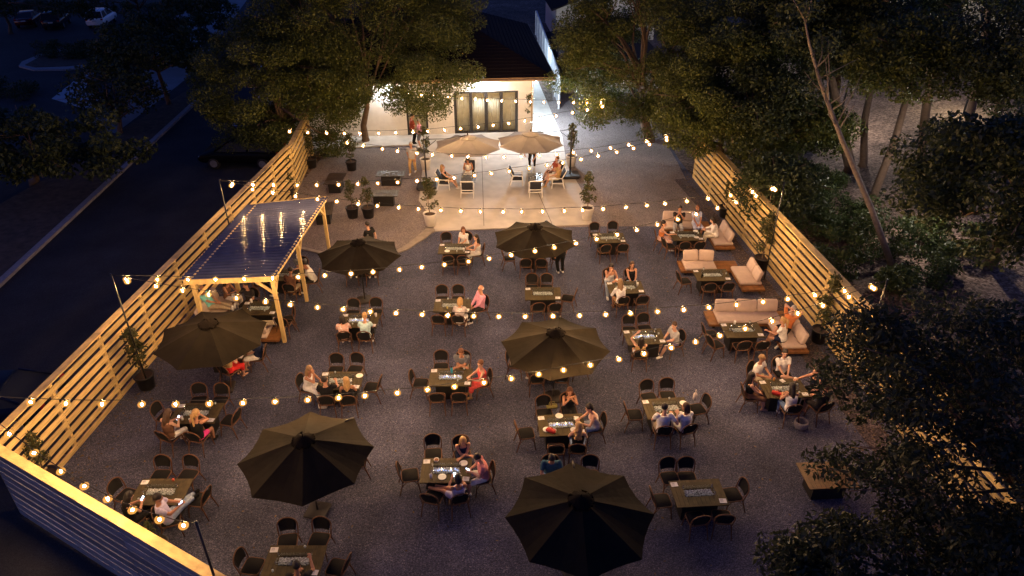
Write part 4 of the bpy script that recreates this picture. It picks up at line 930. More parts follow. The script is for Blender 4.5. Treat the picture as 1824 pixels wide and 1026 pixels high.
    light('flood_light', HL(.5, 12, 3.1), 900, (.62, .80, 1.0), .1, t)
    return t
def light(name, loc, en, col, size, parent=None, spot=None):
    l = bpy.data.lights.new(name, 'POINT'); l.energy = en; l.color = col; l.shadow_soft_size = size
    o = bpy.data.objects.new(name, l); COL.objects.link(o); o.location = loc
    if parent:
        o.parent = parent; o.matrix_parent_inverse = Matrix.LocRotScale(parent.location, parent.rotation_euler, None).inverted()
    return o
FW = lambda: M('fence_pine', (.62, .44, .17), .65, .30, 5, .3, 18, island=.28, stretch=(.5, 1, 5))
def fence(name, label, a, b, h, side, nsl, sw, capw, post_every=2.4, slats_out=False, mat=None, top_gap=True):
    """a->b ground line; side=+1: yard is to the left of a->b"""
    a = Vector((*a, 0)); b = Vector((*b, 0)); L_ = (b-a).length; rz = math.atan2(b.y-a.y, b.x-a.x); t = thing(name, label, 'fence', a, rz); m = mat or FW()
    rr = random.Random(11); pitch = (h-.06)/nsl; n = max(1, round(L_/post_every)); seg = L_/n; mb = MB()
    ys = side*.02; yp = -side*.06
    if slats_out: ys, yp = -side*.10, -side*.02
    for i in range(nsl):
        z = .05+pitch*i+sw/2; k = 0
        while k < n:
            st = 2 if k+2 <= n else 1
            x0, x1 = k*seg, (k+st)*seg; dz = rr.uniform(-.008, .008)
            mb.box(((x0+x1)/2, ys+rr.uniform(-.002, .002), z+dz), (x1-x0-.006, .034, sw), mat=Matrix.Rotation(rr.uniform(-.002, .002), 3, 'Y'))
            for xx in (x0+.06, x1-.06):
                pass
            k += st
    mb.cur = 1
    for k in range(n+1):
        for i in range(nsl):
            z = .05+pitch*i+sw/2
            for dz in (-sw*.25, sw*.25): mb.box((k*seg+rr.uniform(-.02, .02)+(.04 if k == 0 else -.04 if k == n else 0), ys+(-side if slats_out else side)*.0185, z+dz), (.018, .006, .018))
    mb.build('slat_panel', [m, M('knot_dark', (.10, .055, .02), .6)], t)
    for k in range(n+1):
        mb = MB(); mb.box((k*seg, yp, h/2), (.10, .10, h)); mb.build('post', FW(), t)
    mb = MB()
    for k in range(n):
        mb.box(((k+.5)*seg, yp*.35-side*(capw/2-.09), h+.02), (seg-.005, capw, .038))
    mb.build('cap_rail', FW() if slats_out else m, t)
    return t
# ------------------------------------------------------------ cars
def make_car(label, col, loc, rz, kind='suv', cat='car'):
    t = thing('parked_car', label, cat, loc, rz, 'cars parked in the lot'); pm = M('car_paint_'+col, dict(white=(.88, .88, .88), dark=(.02, .02, .025), red=(.09, .015, .015), blue=(.005, .010, .032), black=(.004, .004, .005), silver=(.35, .36, .38))[col], .35 if col in ('black', 'blue') else .22, .03, 2, metal=.0, spec=.12 if col in ('black', 'blue') else .6)
    gl = M('car_glass', (.01, .012, .015), .06, spec=.8); rub = M('tyre', (.012, .012, .012), .8); L_, W, H_ = (4.6, 1.84, 1.66) if kind == 'suv' else (4.6, 1.80, 1.42) if kind == 'sedan' else (5.6, 2.0, 2.4)
    prof = {'suv': [(-2.3, .42, .95), (-2.26, .36, 1.02), (-1.2, .34, 1.06), (1.3, .34, 1.02), (2.1, .36, .86), (2.3, .42, .66)], 'sedan': [(-2.3, .42, .92), (-2.2, .34, .98), (-1.4, .32, .98), (1.2, .32, .92), (2.1, .34, .80), (2.3, .42, .62)], 'van': [(-2.8, .45, 1.3), (-2.7, .40, 1.35), (0, .38, 1.35), (1.9, .38, 1.30), (2.6, .40, 1.1), (2.8, .48, .9)]}[kind]
    mb = MB(); rings = []
    for x, zb, zt in prof:
        w = W/2*(.90 if abs(x) > L_/2-.12 else 1.0)
        rings.append([Vector((x, sy*w*k_, z)) for sy, k_, z in ((-1, .90, zb), (-1, 1, zb+.12), (-1, 1, lerp(zb, zt, .72)), (-1, .93, zt), (1, .93, zt), (1, 1, lerp(zb, zt, .72)), (1, 1, zb+.12), (1, .90, zb))])
    mb.loft(rings)
    cab = {'suv': (-2.18, -1.75, .35, 1.25, 1.04), 'sedan': (-1.95, -1.1, .30, 1.2, .96), 'van': (-2.72, -2.6, 1.3, 2.1, 1.34)}[kind]
    x0, x1, x2, x3, zb = cab
    mb2 = MB(); wb, wt = W/2*.92, W/2*.74
    mb2.loft([[Vector((x, sy*w, z)) for x, sy, w, z in ((x0, -1, wb, zb), (x3, -1, wb, zb), (x3, 1, wb, zb), (x0, 1, wb, zb))], [Vector(p) for p in ((x1, -wt, H_-.06), (x2, -wt, H_-.06), (x2, wt, H_-.06), (x1, wt, H_-.06))]])
    mb.loft([[Vector(p) for p in ((x1-.02, -wt-.02, H_-.08), (x2+.05, -wt-.02, H_-.08), (x2+.05, wt+.02, H_-.08), (x1-.02, wt+.02, H_-.08))], [Vector(p) for p in ((x1+.12, -wt+.08, H_), (x2-.1, -wt+.08, H_), (x2-.1, wt-.08, H_), (x1+.12, wt-.08, H_))]])
    for px_, tx in ((x0, x1), (x3, x2), (lerp(x0, x3, .45), lerp(x1, x2, .45))):
        for q in (-1, 1): mb.beam((px_, q*wb, zb), (tx, q*(wt+.01), H_-.06), .09, .05, (0, 1, 0))
    mb.build('body', pm, t, True); mb2.build('window', gl, t)
    for x in (-1.42, 1.40):
        for q in (-1, 1):
            mb = MB(); mb.lathe([(.20, -.11), (.31, -.11), (.34, -.06), (.34, .06), (.31, .11), (.20, .11)], 18); mb.v = [(a+x*(1.2 if kind == 'van' else 1), c+q*(W/2-.10), b+.34) for a, b, c in mb.v]
            w = mb.build('wheel', rub, t, True); mb = MB(); mb.lathe([(.21, -.10), (.21, .10)], 14); mb.v = [(a+x*(1.2 if kind == 'van' else 1), c+q*(W/2-.08), b+.34) for a, b, c in mb.v]; mb.build('rim', M('rim_alloy', (.4, .4, .42), .35, metal=.8), w)
    for q in (-1, 1):
        mb = MB(); mb.rbox((-L_/2+.02, q*W*.40, .92 if kind != 'van' else 1.1), (.08, .22, .16), .03); mb.build('tail_light', M('tail_lens', (.35, .02, .02), .2), t)
        mb = MB(); mb.rbox((L_/2-.10, q*W*.36, .68), (.10, .34, .13), .03); mb.build('headlight', M('head_lens', (.7, .7, .72), .1), t)
    mb = MB(); mb.box((-L_/2-.005, 0, .78), (.02, .42, .12)); mb.build('number_plate', M('plate_pale', (.6, .6, .62), .5), t)
    return t
# ------------------------------------------------------------ festoon lights
def festoon(label, e0, e1, mid, spacing=.82, zend=None):
    a = P(*e0); b = P(*e1); best = None
    for k in range(0, 130):
        s = k*.03; er = 1e9
        for j in range(60):
            u = .1+.8*j/59; q = Q(lerp(a, b, u)-Vector((0, 0, 4*s*u*(1-u))))
            er = min(er, abs(q[0]-mid[0])*3+abs(q[1]-mid[1]))
        if best is None or er < best[0]: best = (er, s)
    s = best[1]; L_ = (b-a).length*1.01; n = int(L_/spacing); t = thing('string_lights', label, 'string lights', a, 0, 'festoon strings across the terrace')
    def pt(u): return (b-a)*u-Vector((0, 0, 4*s*u*(1-u)))
    mb = MB(); mb.tube([pt(i/60)+Vector((0, 0, .012*math.sin(i*.9))) for i in range(61)], .010, 5); mb.build('cable', M('cable_black', (.012, .011, .010), .5), t)
    for i in range(n):
        u = (i+.5+rnd.uniform(-.07, .07))/n; p = pt(u)
        sk = O('socket', SOCK, t, p); g = O('bulb_halo_shell', BULB_HALO, sk, (0, 0, -.085)); g.rotation_euler = (rnd.uniform(-.12, .12), rnd.uniform(-.12, .12), 0); O('filament', FILA, g)  # outer shell is the imitated halo, the filament inside gives the light
    return t
# ------------------------------------------------------------ build everything
def main():
    global SOCK, BULB_HALO, FILA
    # people first: request all bodies and garments, fuse them in one pass
    PAT = [
     (('lounge', F, 'long', 'sandy', 'tank', 'dark', 'shorts', 'tan', 'woman in dark top with brown hair in the left patio chair', 'white'), 'Lc'),
     (('table', F, 'bob', 'dark', 'dress', 'white', None, None, 'woman in white dress at the head of the left patio table', 'tan'), 'Lf'),
     (('loungex', Mn, 'short', 'dark', 'tee', 'tan', 'shorts', 'cream', 'man in brown tee and pale shorts in the right patio chair', 'tan'), 'Rr'),
     (('lounge', Mn, 'short', 'red', 'tee', 'rust', 'shorts', 'brown', 'person in rust shirt behind the right patio chair', 'dark'), 'Rb'),
    ]
    allp = [s for T in TABLES for s in (v[0] for v in T[5].values()) if s]+[f[0] for f in FREE]+[p[0] for p in PAT]
    for s in allp: person_reqs(s[0], s[1], s[2], s[4], s[6])
    bake_all()
    setup()
    mb = MB(); mb.lathe([(.012, .01), (.020, 0), (.020, -.05), (.024, -.055)], 8); SOCK = mb.mesh('socket', M('cable_black', (.012, .011, .010), .5), True)
    gm = bpy.data.materials.new('amber_halo_shell'); gm.use_nodes = True; nt = gm.node_tree; nt.nodes.remove(nt.nodes['Principled BSDF']); tr = nt.nodes.new('ShaderNodeBsdfTransparent'); em = nt.nodes.new('ShaderNodeEmission'); ad = nt.nodes.new('ShaderNodeMixShader'); ad.inputs[0].default_value = .42
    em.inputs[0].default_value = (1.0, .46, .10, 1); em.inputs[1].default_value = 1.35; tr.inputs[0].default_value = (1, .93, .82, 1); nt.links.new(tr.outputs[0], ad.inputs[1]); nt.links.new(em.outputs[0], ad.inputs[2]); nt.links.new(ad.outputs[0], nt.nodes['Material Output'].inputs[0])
    mb = MB(); mb.lathe([(.020, .045), (.034, .034), (.066, .008), (GR*.97, -.03), (GR, -.055), (GR*.93, -.09), (.055, -.125), (.022, -.142)], 14); BULB_HALO = mb.mesh('bulb_halo_shell', gm, True)  # bulb glass oversized and self-glowing to imitate the halo around each light
    mb = MB(); mb.lathe([(BR*.5, -.055+BR*1.2), (BR, -.055+BR*.5), (BR, -.055-BR*.5), (BR*.5, -.055-BR*1.2)], 6); FILA = mb.mesh('filament', M('filament_glow', (.9, .8, .6), .3, emit=BCOL, estr=BSTR), True)
    HL, th = setting(); house(HL, th)
    # ---------------- fences
    A0 = (-13.45, 13.75)
    n0 = P(180, 908, 2.6); n1 = P(380, 1026, 2.6); nd = (n1-n0).normalized()
    fence('slat_fence', 'long pine slat fence running up the left side beside the parking lot', A0, (-11.5, 35.6), 2.58, -1, 8, .185, .24)
    fence('slat_fence', 'short pine slat fence end under the tree by the house', (-11.5, 35.68), (-11.95, 41.2), 2.52, -1, 8, .185, .22)
    fence('slat_fence', 'pine slat fence on the right side beneath the trees', (12.75, 10.3), (10.1, 37.5), 2.58, 1, 8, .185, .30)
    e = Vector((A0[0], A0[1], 0))+Vector((nd.x, nd.y, 0))*15.5
    fence('slat_fence', 'near fence seen from outside, bluish boards under a lit yellow cap', (A0[0]+nd.x*.02, A0[1]+nd.y*.02), (e.x, e.y), 2.58, 1, 9, .230, .25, slats_out=True, mat=M('fence_grey', (.27, .29, .28), .8, .25, 4, .4, 18, island=.25, stretch=(1, 1, 4)))
    wf = thing('metal_fence', 'pale corrugated metal fence along the passage right of the house', 'fence', (3.35, 50.0, 0), math.atan2(24, -.95)); mb = MB()
    for i in range(80): mb.box((i*.3+.15, (.02 if i % 2 else 0), 1.12), (.30, .03, 2.24))
    mb.build('sheet_panel', M('pale_sheet', (.50, .52, .55), .5, .06, 2), wf)
    mb = MB(); mb.box((12, 0, 2.27), (24, .10, .06)); mb.build('top_rail', M('pale_rail', (.6, .62, .64), .5), wf)
    for i in range(9): mb = MB(); mb.box((i*3, .08, 1.15), (.08, .08, 2.3)); mb.build('post', M('pale_rail', (.6, .62, .64)), wf)
    # ---------------- pergola
    wd = M('pergola_pine', (.60, .43, .18), .6, .2, 5, .25, 18, stretch=(1, 1, .3)); zf, zb = 2.86, 2.80
    F0, F1, B1, B0 = P(326, 500, zf), P(486, 494, zf), P(580, 352, zb), P(446, 366, zb)
    pg = thing('pergola', 'pine pergola with dark corrugated translucent roof by the left fence', 'pergola', (F1.x, F1.y, 0)); og = Vector((F1.x, F1.y, 0))
    def beam(nm, a, b, w_, h_): mb = MB(); mb.beam(Vector(a)-og, Vector(b)-og, w_, h_); return mb.build(nm, wd, pg)
    dx = (F1-F0).normalized(); dy = (B1-F1).normalized()
    for k, p in enumerate((F1+dy*.12-dx*.08, lerp(F1, B1, .43)-dx*.08, B1-dy*.3-dx*.08)): beam('post', (p.x, p.y, 0), (p.x, p.y, zf-.14), .125, .125)
    for p in (F0+dx*.25+dy*.12, lerp(F0, B0, .5)+dx*.25, B0+dx*.25-dy*.2): beam('post', (p.x, p.y, 0), (p.x, p.y, zf-.05), .14, .14)
    up = Vector((0, 0, 1)); beam('front_beam', F0-up*.06, F1-up*.06, .06, .20); beam('side_beam', F1-up*.055+dy*.04, B1-up*.055, .06, .19); beam('side_beam', F0+dx*.25-up*.05+dy*.05, B0+dx*.25-up*.05, .06, .19); beam('back_beam', B0-up*.055+dy*.04, B1-up*.055+dy*.04, .06, .19)
    for i in range(1, 10): a = lerp(F0, B0, i/10); b = lerp(F1, B1, i/10); beam('rafter', a+dx*.3-up*.05, b-dx*.05-up*.05, .045, .14)
    for p, d in ((F1+dy*.12-dx*.08, -dx), (F1+dy*.12-dx*.08, dy), (lerp(F1, B1, .43)-dx*.08, dy), (F0+dx*.25+dy*.12, dx), (B1-dy*.3-dx*.08, -dy)):
        q = Vector((p.x, p.y, zf-.75)); beam('brace', q, q+d*.62+up*.60, .07, .09)
    mb = MB(); n = 30*8; rows = []
    for i in range(n+1):
        u = i/n; z = .04+.022*math.sin(2*math.pi*i/8); rows.append((lerp(F0, B0, u)-dx*.12-og+up*z, lerp(F1, B1, u)+dx*.10-og+up*z))
    vs = []
    for j in range(9):
        for a, b in rows: vs.append(lerp(a, b, j/8))
    m_ = n+1; fs = [(j*m_+i, j*m_+i+1, (j+1)*m_+i+1, (j+1)*m_+i) for j in range(8) for i in range(n)]
    mb.add(vs, fs); pl = M('poly_roof', (.06, .066, .115), .15, .15, 1.5, .05, 6, spec=.9); mb.build('roof_sheet', pl, pg, True)
    # ---------------- furniture
    CH = proto_chair(); TB = {0: proto_table(0), 1: proto_table(1)}; bowl = 0
    GL = glassware()
    for px, py, rz, lit, ph, slots, items in TABLES:
        c = P(px, py, TH); a = R(rz); rot = Matrix.Rotation(a, 3, 'Z'); base = Vector((c.x, c.y, .010))
        nm = ph[4:] if ph.startswith('the ') else ph
        dup(TB[lit], ('lit fire table, ' if lit else 'slatted fire table, ')+nm, base, a+0.0, 'fire pit dining tables', 'table')
        for sl, (spec, dx_, dy_, dr) in slots.items():
            x, y, r = SLOT[sl]; jx = rnd.uniform(-.05, .05) if not spec else 0; dr = dr+(rnd.uniform(-7, 7) if not spec else 0); q = base+rot @ Vector((x+dx_+jx, y+dy_+jx*.6, 0))
            dup(CH, f"{'taken' if spec else 'empty'} cane bistro chair, {SIDE[sl]}, {ph}", q, a+R(r+dr), 'cane bistro chairs around the fire tables', 'chair')
            if spec:
                person(spec, q, a+R(r+dr))
                if spec[0] in ('phone', 'legup') or 'bright phone' in spec[8]: phone(q, a+R(r+dr), spec)
        tableware(ph, nm, base, rot, a, items, GL, hash_(ph))
    for lab, px, py, rz, w_, d_, c0, c1, nb in SOFAS:
        p = P(px, py, .25); sofa(lab, (p.x, p.y, .010), R(rz), w_, d_, c0, c1, nb)
    for spec, px, py, z, rz in FREE:
        p = P(px, py); gz = .05 if (py < 275 and px > 700) or spec[0] == 'bend' else .010
        person(spec, (p.x, p.y, gz), R(rz))
    for px, py, z, rz, col, d, lab in ((576, 727, .0, .2, (.66, .60, .55), (.30, .16, .24), 'small white handbag on the gravel behind the dark-clothed person'), (983, 726, .50, .1, (.28, .24, .06), (.36, .20, .10), 'olive yellow bag lying on an empty chair at the curly-haired woman table'), (1237, 712, .60, 1.2, (.62, .54, .50), (.16, .12, .26), 'pale patterned pouch at the right end of the white-shirted couple table')):
        p = P(px, py, z); t = thing('bag', lab, 'bag', (p.x, p.y, z+.012), rz); bm_ = M('bag_'+lab.split()[1], col, .6, .2, 20, .4, 30)
        mb = MB(); mb.rbox((0, 0, d[2]/2), d, .05); mb.build('pouch', bm_, t, True); mb = MB(); mb.tube([(-d[0]*.3, 0, d[2]*.95), (-d[0]*.2, 0, d[2]+.12), (d[0]*.2, 0, d[2]+.12), (d[0]*.3, 0, d[2]*.95)], .010, 6); mb.build('strap', bm_, t, True)
    p = P(1425, 762); t = thing('basket', 'grey woven basket on the gravel beside the six-person table', 'basket', (p.x, p.y, .012)); mb = MB(); mb.lathe([(.15, 0), (.20, .06), (.22, .20), (.20, .27), (.17, .27), (.18, .18), (.13, .05)], 18); mb.build('body', M('grey_wicker', (.30, .26, .24), .8, .3, 40, .8, 60), t, True)
    # bare tables
    for cn, col, px, py, rz, sz, lab in (('warm_brown', (.165, .088, .030), 1474, 846, 3, (1.42, 1.0, .66), 'bare brown fire table without chairs beside the near tree'),
        ('deep_brown', (.045, .030, .022), 597, 318, 0, (.95, 1.55, .66), 'bare dark brown table lengthwise near the left fence'), ('deep_brown', (.045, .030, .022), 575, 372, 8, (1.0, 1.5, .66), 'bare dark table behind the back corner of the pergola'),
        ('weathered', (.105, .105, .10), 696, 309, 0, (1.55, .80, .64), 'bare weathered grey table, upper of two left of patio'), ('weathered', (.105, .105, .10), 683, 344, 0, (1.55, .80, .64), 'bare weathered grey table, lower of two left of patio')):
        p = P(px, py, sz[2]); t = proto_plain_table(cn, col, sz); t.location = (p.x, p.y, .010); t.rotation_euler.z = R(rz); tag(t, lab, 'table', 'fire pit dining tables')
    # ---------------- umbrellas
    U = proto_umbrella(); V = up
    for px, py, z, rz, sc, lab in ((370, 574, 2.72, 8, 1.0, 'dark market umbrella beside the left fence below the pergola'), (637, 430, 2.72, 20, .93, 'dark market umbrella just right of the pergola'), (540, 781, 2.72, -12, .98, 'dark market umbrella in left foreground, square base plate showing'),
            (990, 590, 2.72, 14, .98, 'olive-lit market umbrella in the centre with bulbs along its front'), (1035, 888, 2.72, 24, 1.0, 'nearest market umbrella, almost black, at the bottom centre'), (953, 402, 2.72, 3, .98, 'market umbrella in front of the patio edge')):
        p = P(px, py, z); o = dup(U, lab, (p.x, p.y, .010), R(rz), 'dark market umbrellas', 'umbrella'); o.scale = (sc, sc, 1.0)
    K = proto_cantilever(); p = P(833, 244, 2.72); dup(K, 'pale cantilever umbrella, left of the two on the patio', (p.x, p.y, .05), R(2), 'pale patio umbrellas').scale = (1.14, 1.14, 1); p = P(945, 238, 2.72)
    k2 = dup(K, 'pale cantilever umbrella, right of the two on the patio', (p.x, p.y, .05), R(184), 'pale patio umbrellas'); k2.scale = (1.14, 1.14, 1)
    # ---------------- patio lounge sets
    LC = proto_lounge_chair(); LT = proto_plain_table('patio_grey', (.13, .14, .15), (.80, 1.15, .52))
    P1 = P(835, 335); P2 = P(953, 333)
    for q, lab in ((P1, 'low slatted grey table in the left patio seating set'), (P2, 'low slatted grey table in the right patio seating set')): dup(LT, lab, (q.x, q.y, .05), 0, 'patio lounge tables', 'table')
    for q, dx_, dy_, rz, lab in ((P1, -1.30, -.05, -96, 'white lounge chair holding the woman in dark top, left set'), (P1, .0, -1.12, 0, 'empty white lounge chair, back turned, left patio set'), (P1, .0, 1.15, 178, 'white lounge chair at far side of left patio set'),
            (P2, -.02, -1.20, 3, 'empty white lounge chair, back turned, right patio set'), (P2, 1.22, .0, 92, 'white lounge chair holding the brown-shirted man, right set'), (P2, 1.15, .95, 110, 'white lounge chair behind the brown-shirted man'), (P2, -1.0, .35, -90, 'white lounge chair beside the bending man')):
        dup(LC, lab, (q.x+dx_, q.y+dy_, .05), R(rz), 'white patio lounge chairs', 'chair')
    for (sp, k), (q, dx_, dy_, rz) in zip(PAT, ((P1, -1.20, -.05, -96), (P1, -.05, .95, 178), (P2, 1.14, .0, 92), (P2, 1.06, .92, 110))): person(sp, (q.x+dx_, q.y+dy_, .05), R(rz))
    for q, n_, lab in ((P1, 3, 'left'), (P2, 6, 'right')):
        for i in range(n_):
            o = O('tumbler', GL['g'].data, None, (q.x+rnd.uniform(-.28, .28), q.y+rnd.uniform(-.3, .45), .583)); tag(o, f'clear glass tumbler on the {lab} low patio table', 'glass', f'tumblers on the {lab} low patio table')
    # ---------------- poles and festoons
    blk = M('pole_black', (.012, .012, .013), .4)
    POLES = [(390, 321, 4.5, 'black light pole on the left fence by the pergola back'), (198, 490, 4.5, 'black light pole on the left fence below the pergola'), (-60, 702, 4.3, 'black light pole at the near corner of the left fence'), (350, 932, 4.2, 'black light pole standing inside the near fence'),
             (1397, 327, 4.4, 'black light pole on the right fence, farther one'), (1580, 500, 4.3, 'black light pole on the right fence, nearer one')]
    for px, py, z, lab in POLES:
        p = P(px, py, z); t = thing('light_pole', lab, 'pole', (p.x, p.y, 0), 0, 'black poles carrying the festoons'); mb = MB(); mb.tube([(0, 0, 0), (0, 0, z+.05)], .028, 8); mb.build('shaft', blk, t, True)
        mb = MB(); mb.tube([(.03, 0, z), (.07, 0, z+.01), (.07, 0, z+.05)], .009, 6); mb.build('hook', blk, t); mb = MB(); mb.lathe([(.09, 0), (.09, .02), (.035, .04)], 10); mb.build('base_plate', blk, t)
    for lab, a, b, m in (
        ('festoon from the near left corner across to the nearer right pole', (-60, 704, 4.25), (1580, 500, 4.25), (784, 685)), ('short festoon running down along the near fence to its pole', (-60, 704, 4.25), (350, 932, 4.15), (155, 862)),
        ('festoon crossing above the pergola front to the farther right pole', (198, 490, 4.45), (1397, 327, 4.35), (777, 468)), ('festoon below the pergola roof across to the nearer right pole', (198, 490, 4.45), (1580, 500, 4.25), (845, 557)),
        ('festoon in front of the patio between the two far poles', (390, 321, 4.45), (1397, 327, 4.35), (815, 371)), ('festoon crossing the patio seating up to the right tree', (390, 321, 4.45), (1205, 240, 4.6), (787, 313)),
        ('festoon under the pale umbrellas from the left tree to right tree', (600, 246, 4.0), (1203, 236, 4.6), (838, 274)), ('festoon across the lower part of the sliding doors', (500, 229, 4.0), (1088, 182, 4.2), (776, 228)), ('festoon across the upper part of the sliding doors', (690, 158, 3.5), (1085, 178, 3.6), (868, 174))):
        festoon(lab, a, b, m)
    setting_plants(HL)
    # ---------------- cars
    for lab, col, px, py, rz, kd in (('white hatchback SUV parked at the far side of the lot', 'white', 184, 44, 100, 'suv'), ('dark SUV parked left of the white one', 'dark', 104, 47, 106, 'suv'), ('dark red car at the far left of the lot', 'red', 55, 44, 108, 'sedan')):
        p = P(px, py); make_car(lab, col, (p.x, p.y, .008), R(rz), kd)
    for lab, col, x, y, rz, kd in (('blue sedan in the lot outside the near end of the left fence', 'blue', -16.9, 17.6, 186, 'sedan'), 
            ('black SUV at the lot corner under the left tree', 'black', -15.6, 39.6, 178, 'suv'), ('white van parked behind the left tree', 'white', -17.3, 52.0, 100, 'van')):
        make_car(lab, col, (x, y, .008), R(rz), kd)
def phone(q, rz, spec):
    y, z = (.42, .885) if spec[0] == 'phone' else (.37, .98) if spec[0] == 'legup' else (.52, .98)
    x = .26 if spec[0] == 'talk' else .0
    m = Matrix.Rotation(rz, 3, 'Z'); p = Vector(q)+m @ Vector((x, y, z)); mb = MB(); mb.rbox((0, 0, 0), (.08, .16, .009), .012); mb.cur = 1; mb.box((0, 0, .006), (.068, .145, .002))
    o = mb.build('phone', [blkm(), M('phone_screen', (.1, .1, .1), .2, emit=(.62, .78, 1.0), estr=4.5)], None, loc=p); o.rotation_euler = (R(38), 0, rz)
    tag(o, 'glowing phone held by the '+' '.join(spec[8].split()[:11]), 'phone')
def hash_(s): return sum((i+1)*ord(c) for i, c in enumerate(s)) % 9973
def glassware():
    G = {}; gl = glassmat('tumbler_glass'); liq = M('ice_water', (.75, .78, .78), .2)
    def hide(mb, nm, mats, smooth=True):
        return type('Q', (), {'data': mb.mesh(nm, mats, smooth)})
    mb = MB(); mb.lathe([(.026, 0), (.036, .13), (.033, .13), (.024, .012)], 12); mb.cur = 1; mb.lathe([(.0235, .014), (.030, .085)], 12); G['g'] = hide(mb, 'tumbler', [gl, liq])
    mb = MB(); mb.lathe([(.06, 0), (.105, .018), (.12, .022), (.115, .026), (.06, .01)], 18); G['p'] = hide(mb, 'plate', M('china', (.80, .78, .74), .3, .04))
    mb = MB(); mb.box((0, 0, .004), (.19, .15, .006)); mb.cur = 1
    for y in (.045, .025, .005, -.03): mb.box((-.03, y, .0085), (.09, .007, .002))
    G['m'] = hide(mb, 'menu_card', [M('card_white', (.80, .78, .78), .5, .03), M('card_ink', (.25, .25, .28), .6)], False)
    mb = MB(); mb.lathe([(.036, 0), (.038, .14), (.03, .155), (.012, .20), (.012, .25), (.015, .255)], 12); G['b'] = hide(mb, 'bottle', M('dark_bottle', (.015, .02, .012), .1, spec=.8))
    mb = MB(); mb.lathe([(.038, 0), (.04, .02), (.04, .20), (.03, .225)], 14); mb.cur = 1; mb.lathe([(.028, .225), (.028, .265), (.018, .275)], 12); mb.tube([(-.02, 0, .27), (0, 0, .305), (.02, 0, .27)], .006, 6); G['B'] = hide(mb, 'water_bottle', [M('turquoise_steel', (.03, .36, .48), .35), blkm()])
    mb = MB(); mb.lathe([(.032, 0), (.045, .15), (.042, .15), (.03, .01)], 14); G['w'] = hide(mb, 'cup', M('cup_white', (.8, .79, .77), .4))
    mb = MB(); mb.lathe([(.07, 0), (.075, .05), (.07, .05), (.06, .008)], 14); mb.cur = 1; mb.lathe([(.06, .03), (.05, .045), (.02, .05)], 10); G['c'] = hide(mb, 'snack_bowl', [M('china', (.80, .78, .74)), M('snack', (.35, .16, .06), .8)])
    mb = MB(); mb.rbox((0, 0, .006), (.17, .15, .008), .01); G['n'] = hide(mb, 'napkin', M('napkin', (.75, .73, .70), .9))
    mb = MB(); mb.rbox((0, 0, .06), (.30, .13, .12), .04); mb.tube([(-.09, 0, .11), (-.06, 0, .19), (.06, 0, .19), (.09, 0, .11)], .008, 6); G['R'] = hide(mb, 'handbag', M('red_leather', (.48, .03, .015), .45))
    mb = MB(); mb.lathe([(.03, 0), (.036, .15), (.033, .15)], 12); mb.cur = 1; mb.lathe([(.028, .012), (.032, .12)], 12); G['O'] = hide(mb, 'juice_glass', [gl, M('orange_drink', (.75, .32, .04), .3)])
    mb = MB(); mb.lathe([(.034, 0), (.04, .09), (.037, .09)], 12); mb.cur = 1; mb.lathe([(.03, .01), (.035, .075)], 12); G['o'] = hide(mb, 'cocktail_glass', [gl, M('red_drink', (.6, .10, .05), .3)])
    mb = MB(); mb.lathe([(.033, 0), (.038, .13), (.035, .13)], 12); mb.cur = 1; mb.lathe([(.03, .01), (.034, .10)], 12); G['y'] = hide(mb, 'beer_glass', [gl, M('beer', (.65, .50, .14), .3)])
    return G
def blkm(): return M('pole_black', (.012, .012, .013), .4)
ITEM = dict(g=('tumbler', 'clear glass tumbler', 'glass'), p=('plate', 'white plate', 'plate'), b=('bottle', 'dark wine bottle', 'bottle'), B=('water_bottle', 'turquoise water bottle with black lid', 'bottle'), w=('cup', 'white cup', 'cup'), c=('snack_bowl', 'small white bowl of food', 'bowl'),
    n=('napkin', 'crumpled pale napkin', 'napkin'), R=('handbag', 'red handbag', 'handbag'), O=('juice_glass', 'tall glass of orange drink', 'glass'), o=('cocktail_glass', 'glass of red drink', 'glass'), y=('beer_glass', 'glass of pale yellow drink', 'glass'))
def tableware(ph, nm, base, rot, a, items, G, seed):
    r = random.Random(seed)
    def put(code, x, y, label, name, cat, grp=None, rz=0):
        o = O(name, G[code].data, None, base+rot @ Vector((x, y, TH+.003)), a+rz); tag(o, label, cat, grp)
    put('m', -.58, .33, f'white menu card, far left corner of {ph}', 'menu_card', 'menu card', 'menu cards on the fire tables', .05)
    put('m', .57, -.33, f'white menu card, near right corner of {ph}', 'menu_card', 'menu card', 'menu cards on the fire tables', -.08)
    used = []; fixed = dict(B=(.02, .22), R=(-.36, -.30))
    for code in items:
        n_, lb, cat = ITEM[code]
        for _ in range(60):
            x, y = r.uniform(-.48, .60), r.choice((r.uniform(-.36, -.20), r.uniform(.20, .40), r.uniform(-.2, .3)))
            if code in fixed: x, y = fixed[code]; break
            if abs(x) < .47 and -.2 < y < .36 and not (y > .36): continue
            if x > .42 and y < -.2: continue
            if all((x-u)**2+(y-v)**2 > .19**2 for u, v in used): break
        used.append((x, y)); same = items.count(code) > 1
        put(code, x, y, f'{lb} on {ph}', n_, cat, f'{n_.replace("_", " ")}s on {ph}' if same else None, r.uniform(0, 3) if code not in 'R' else -.5)
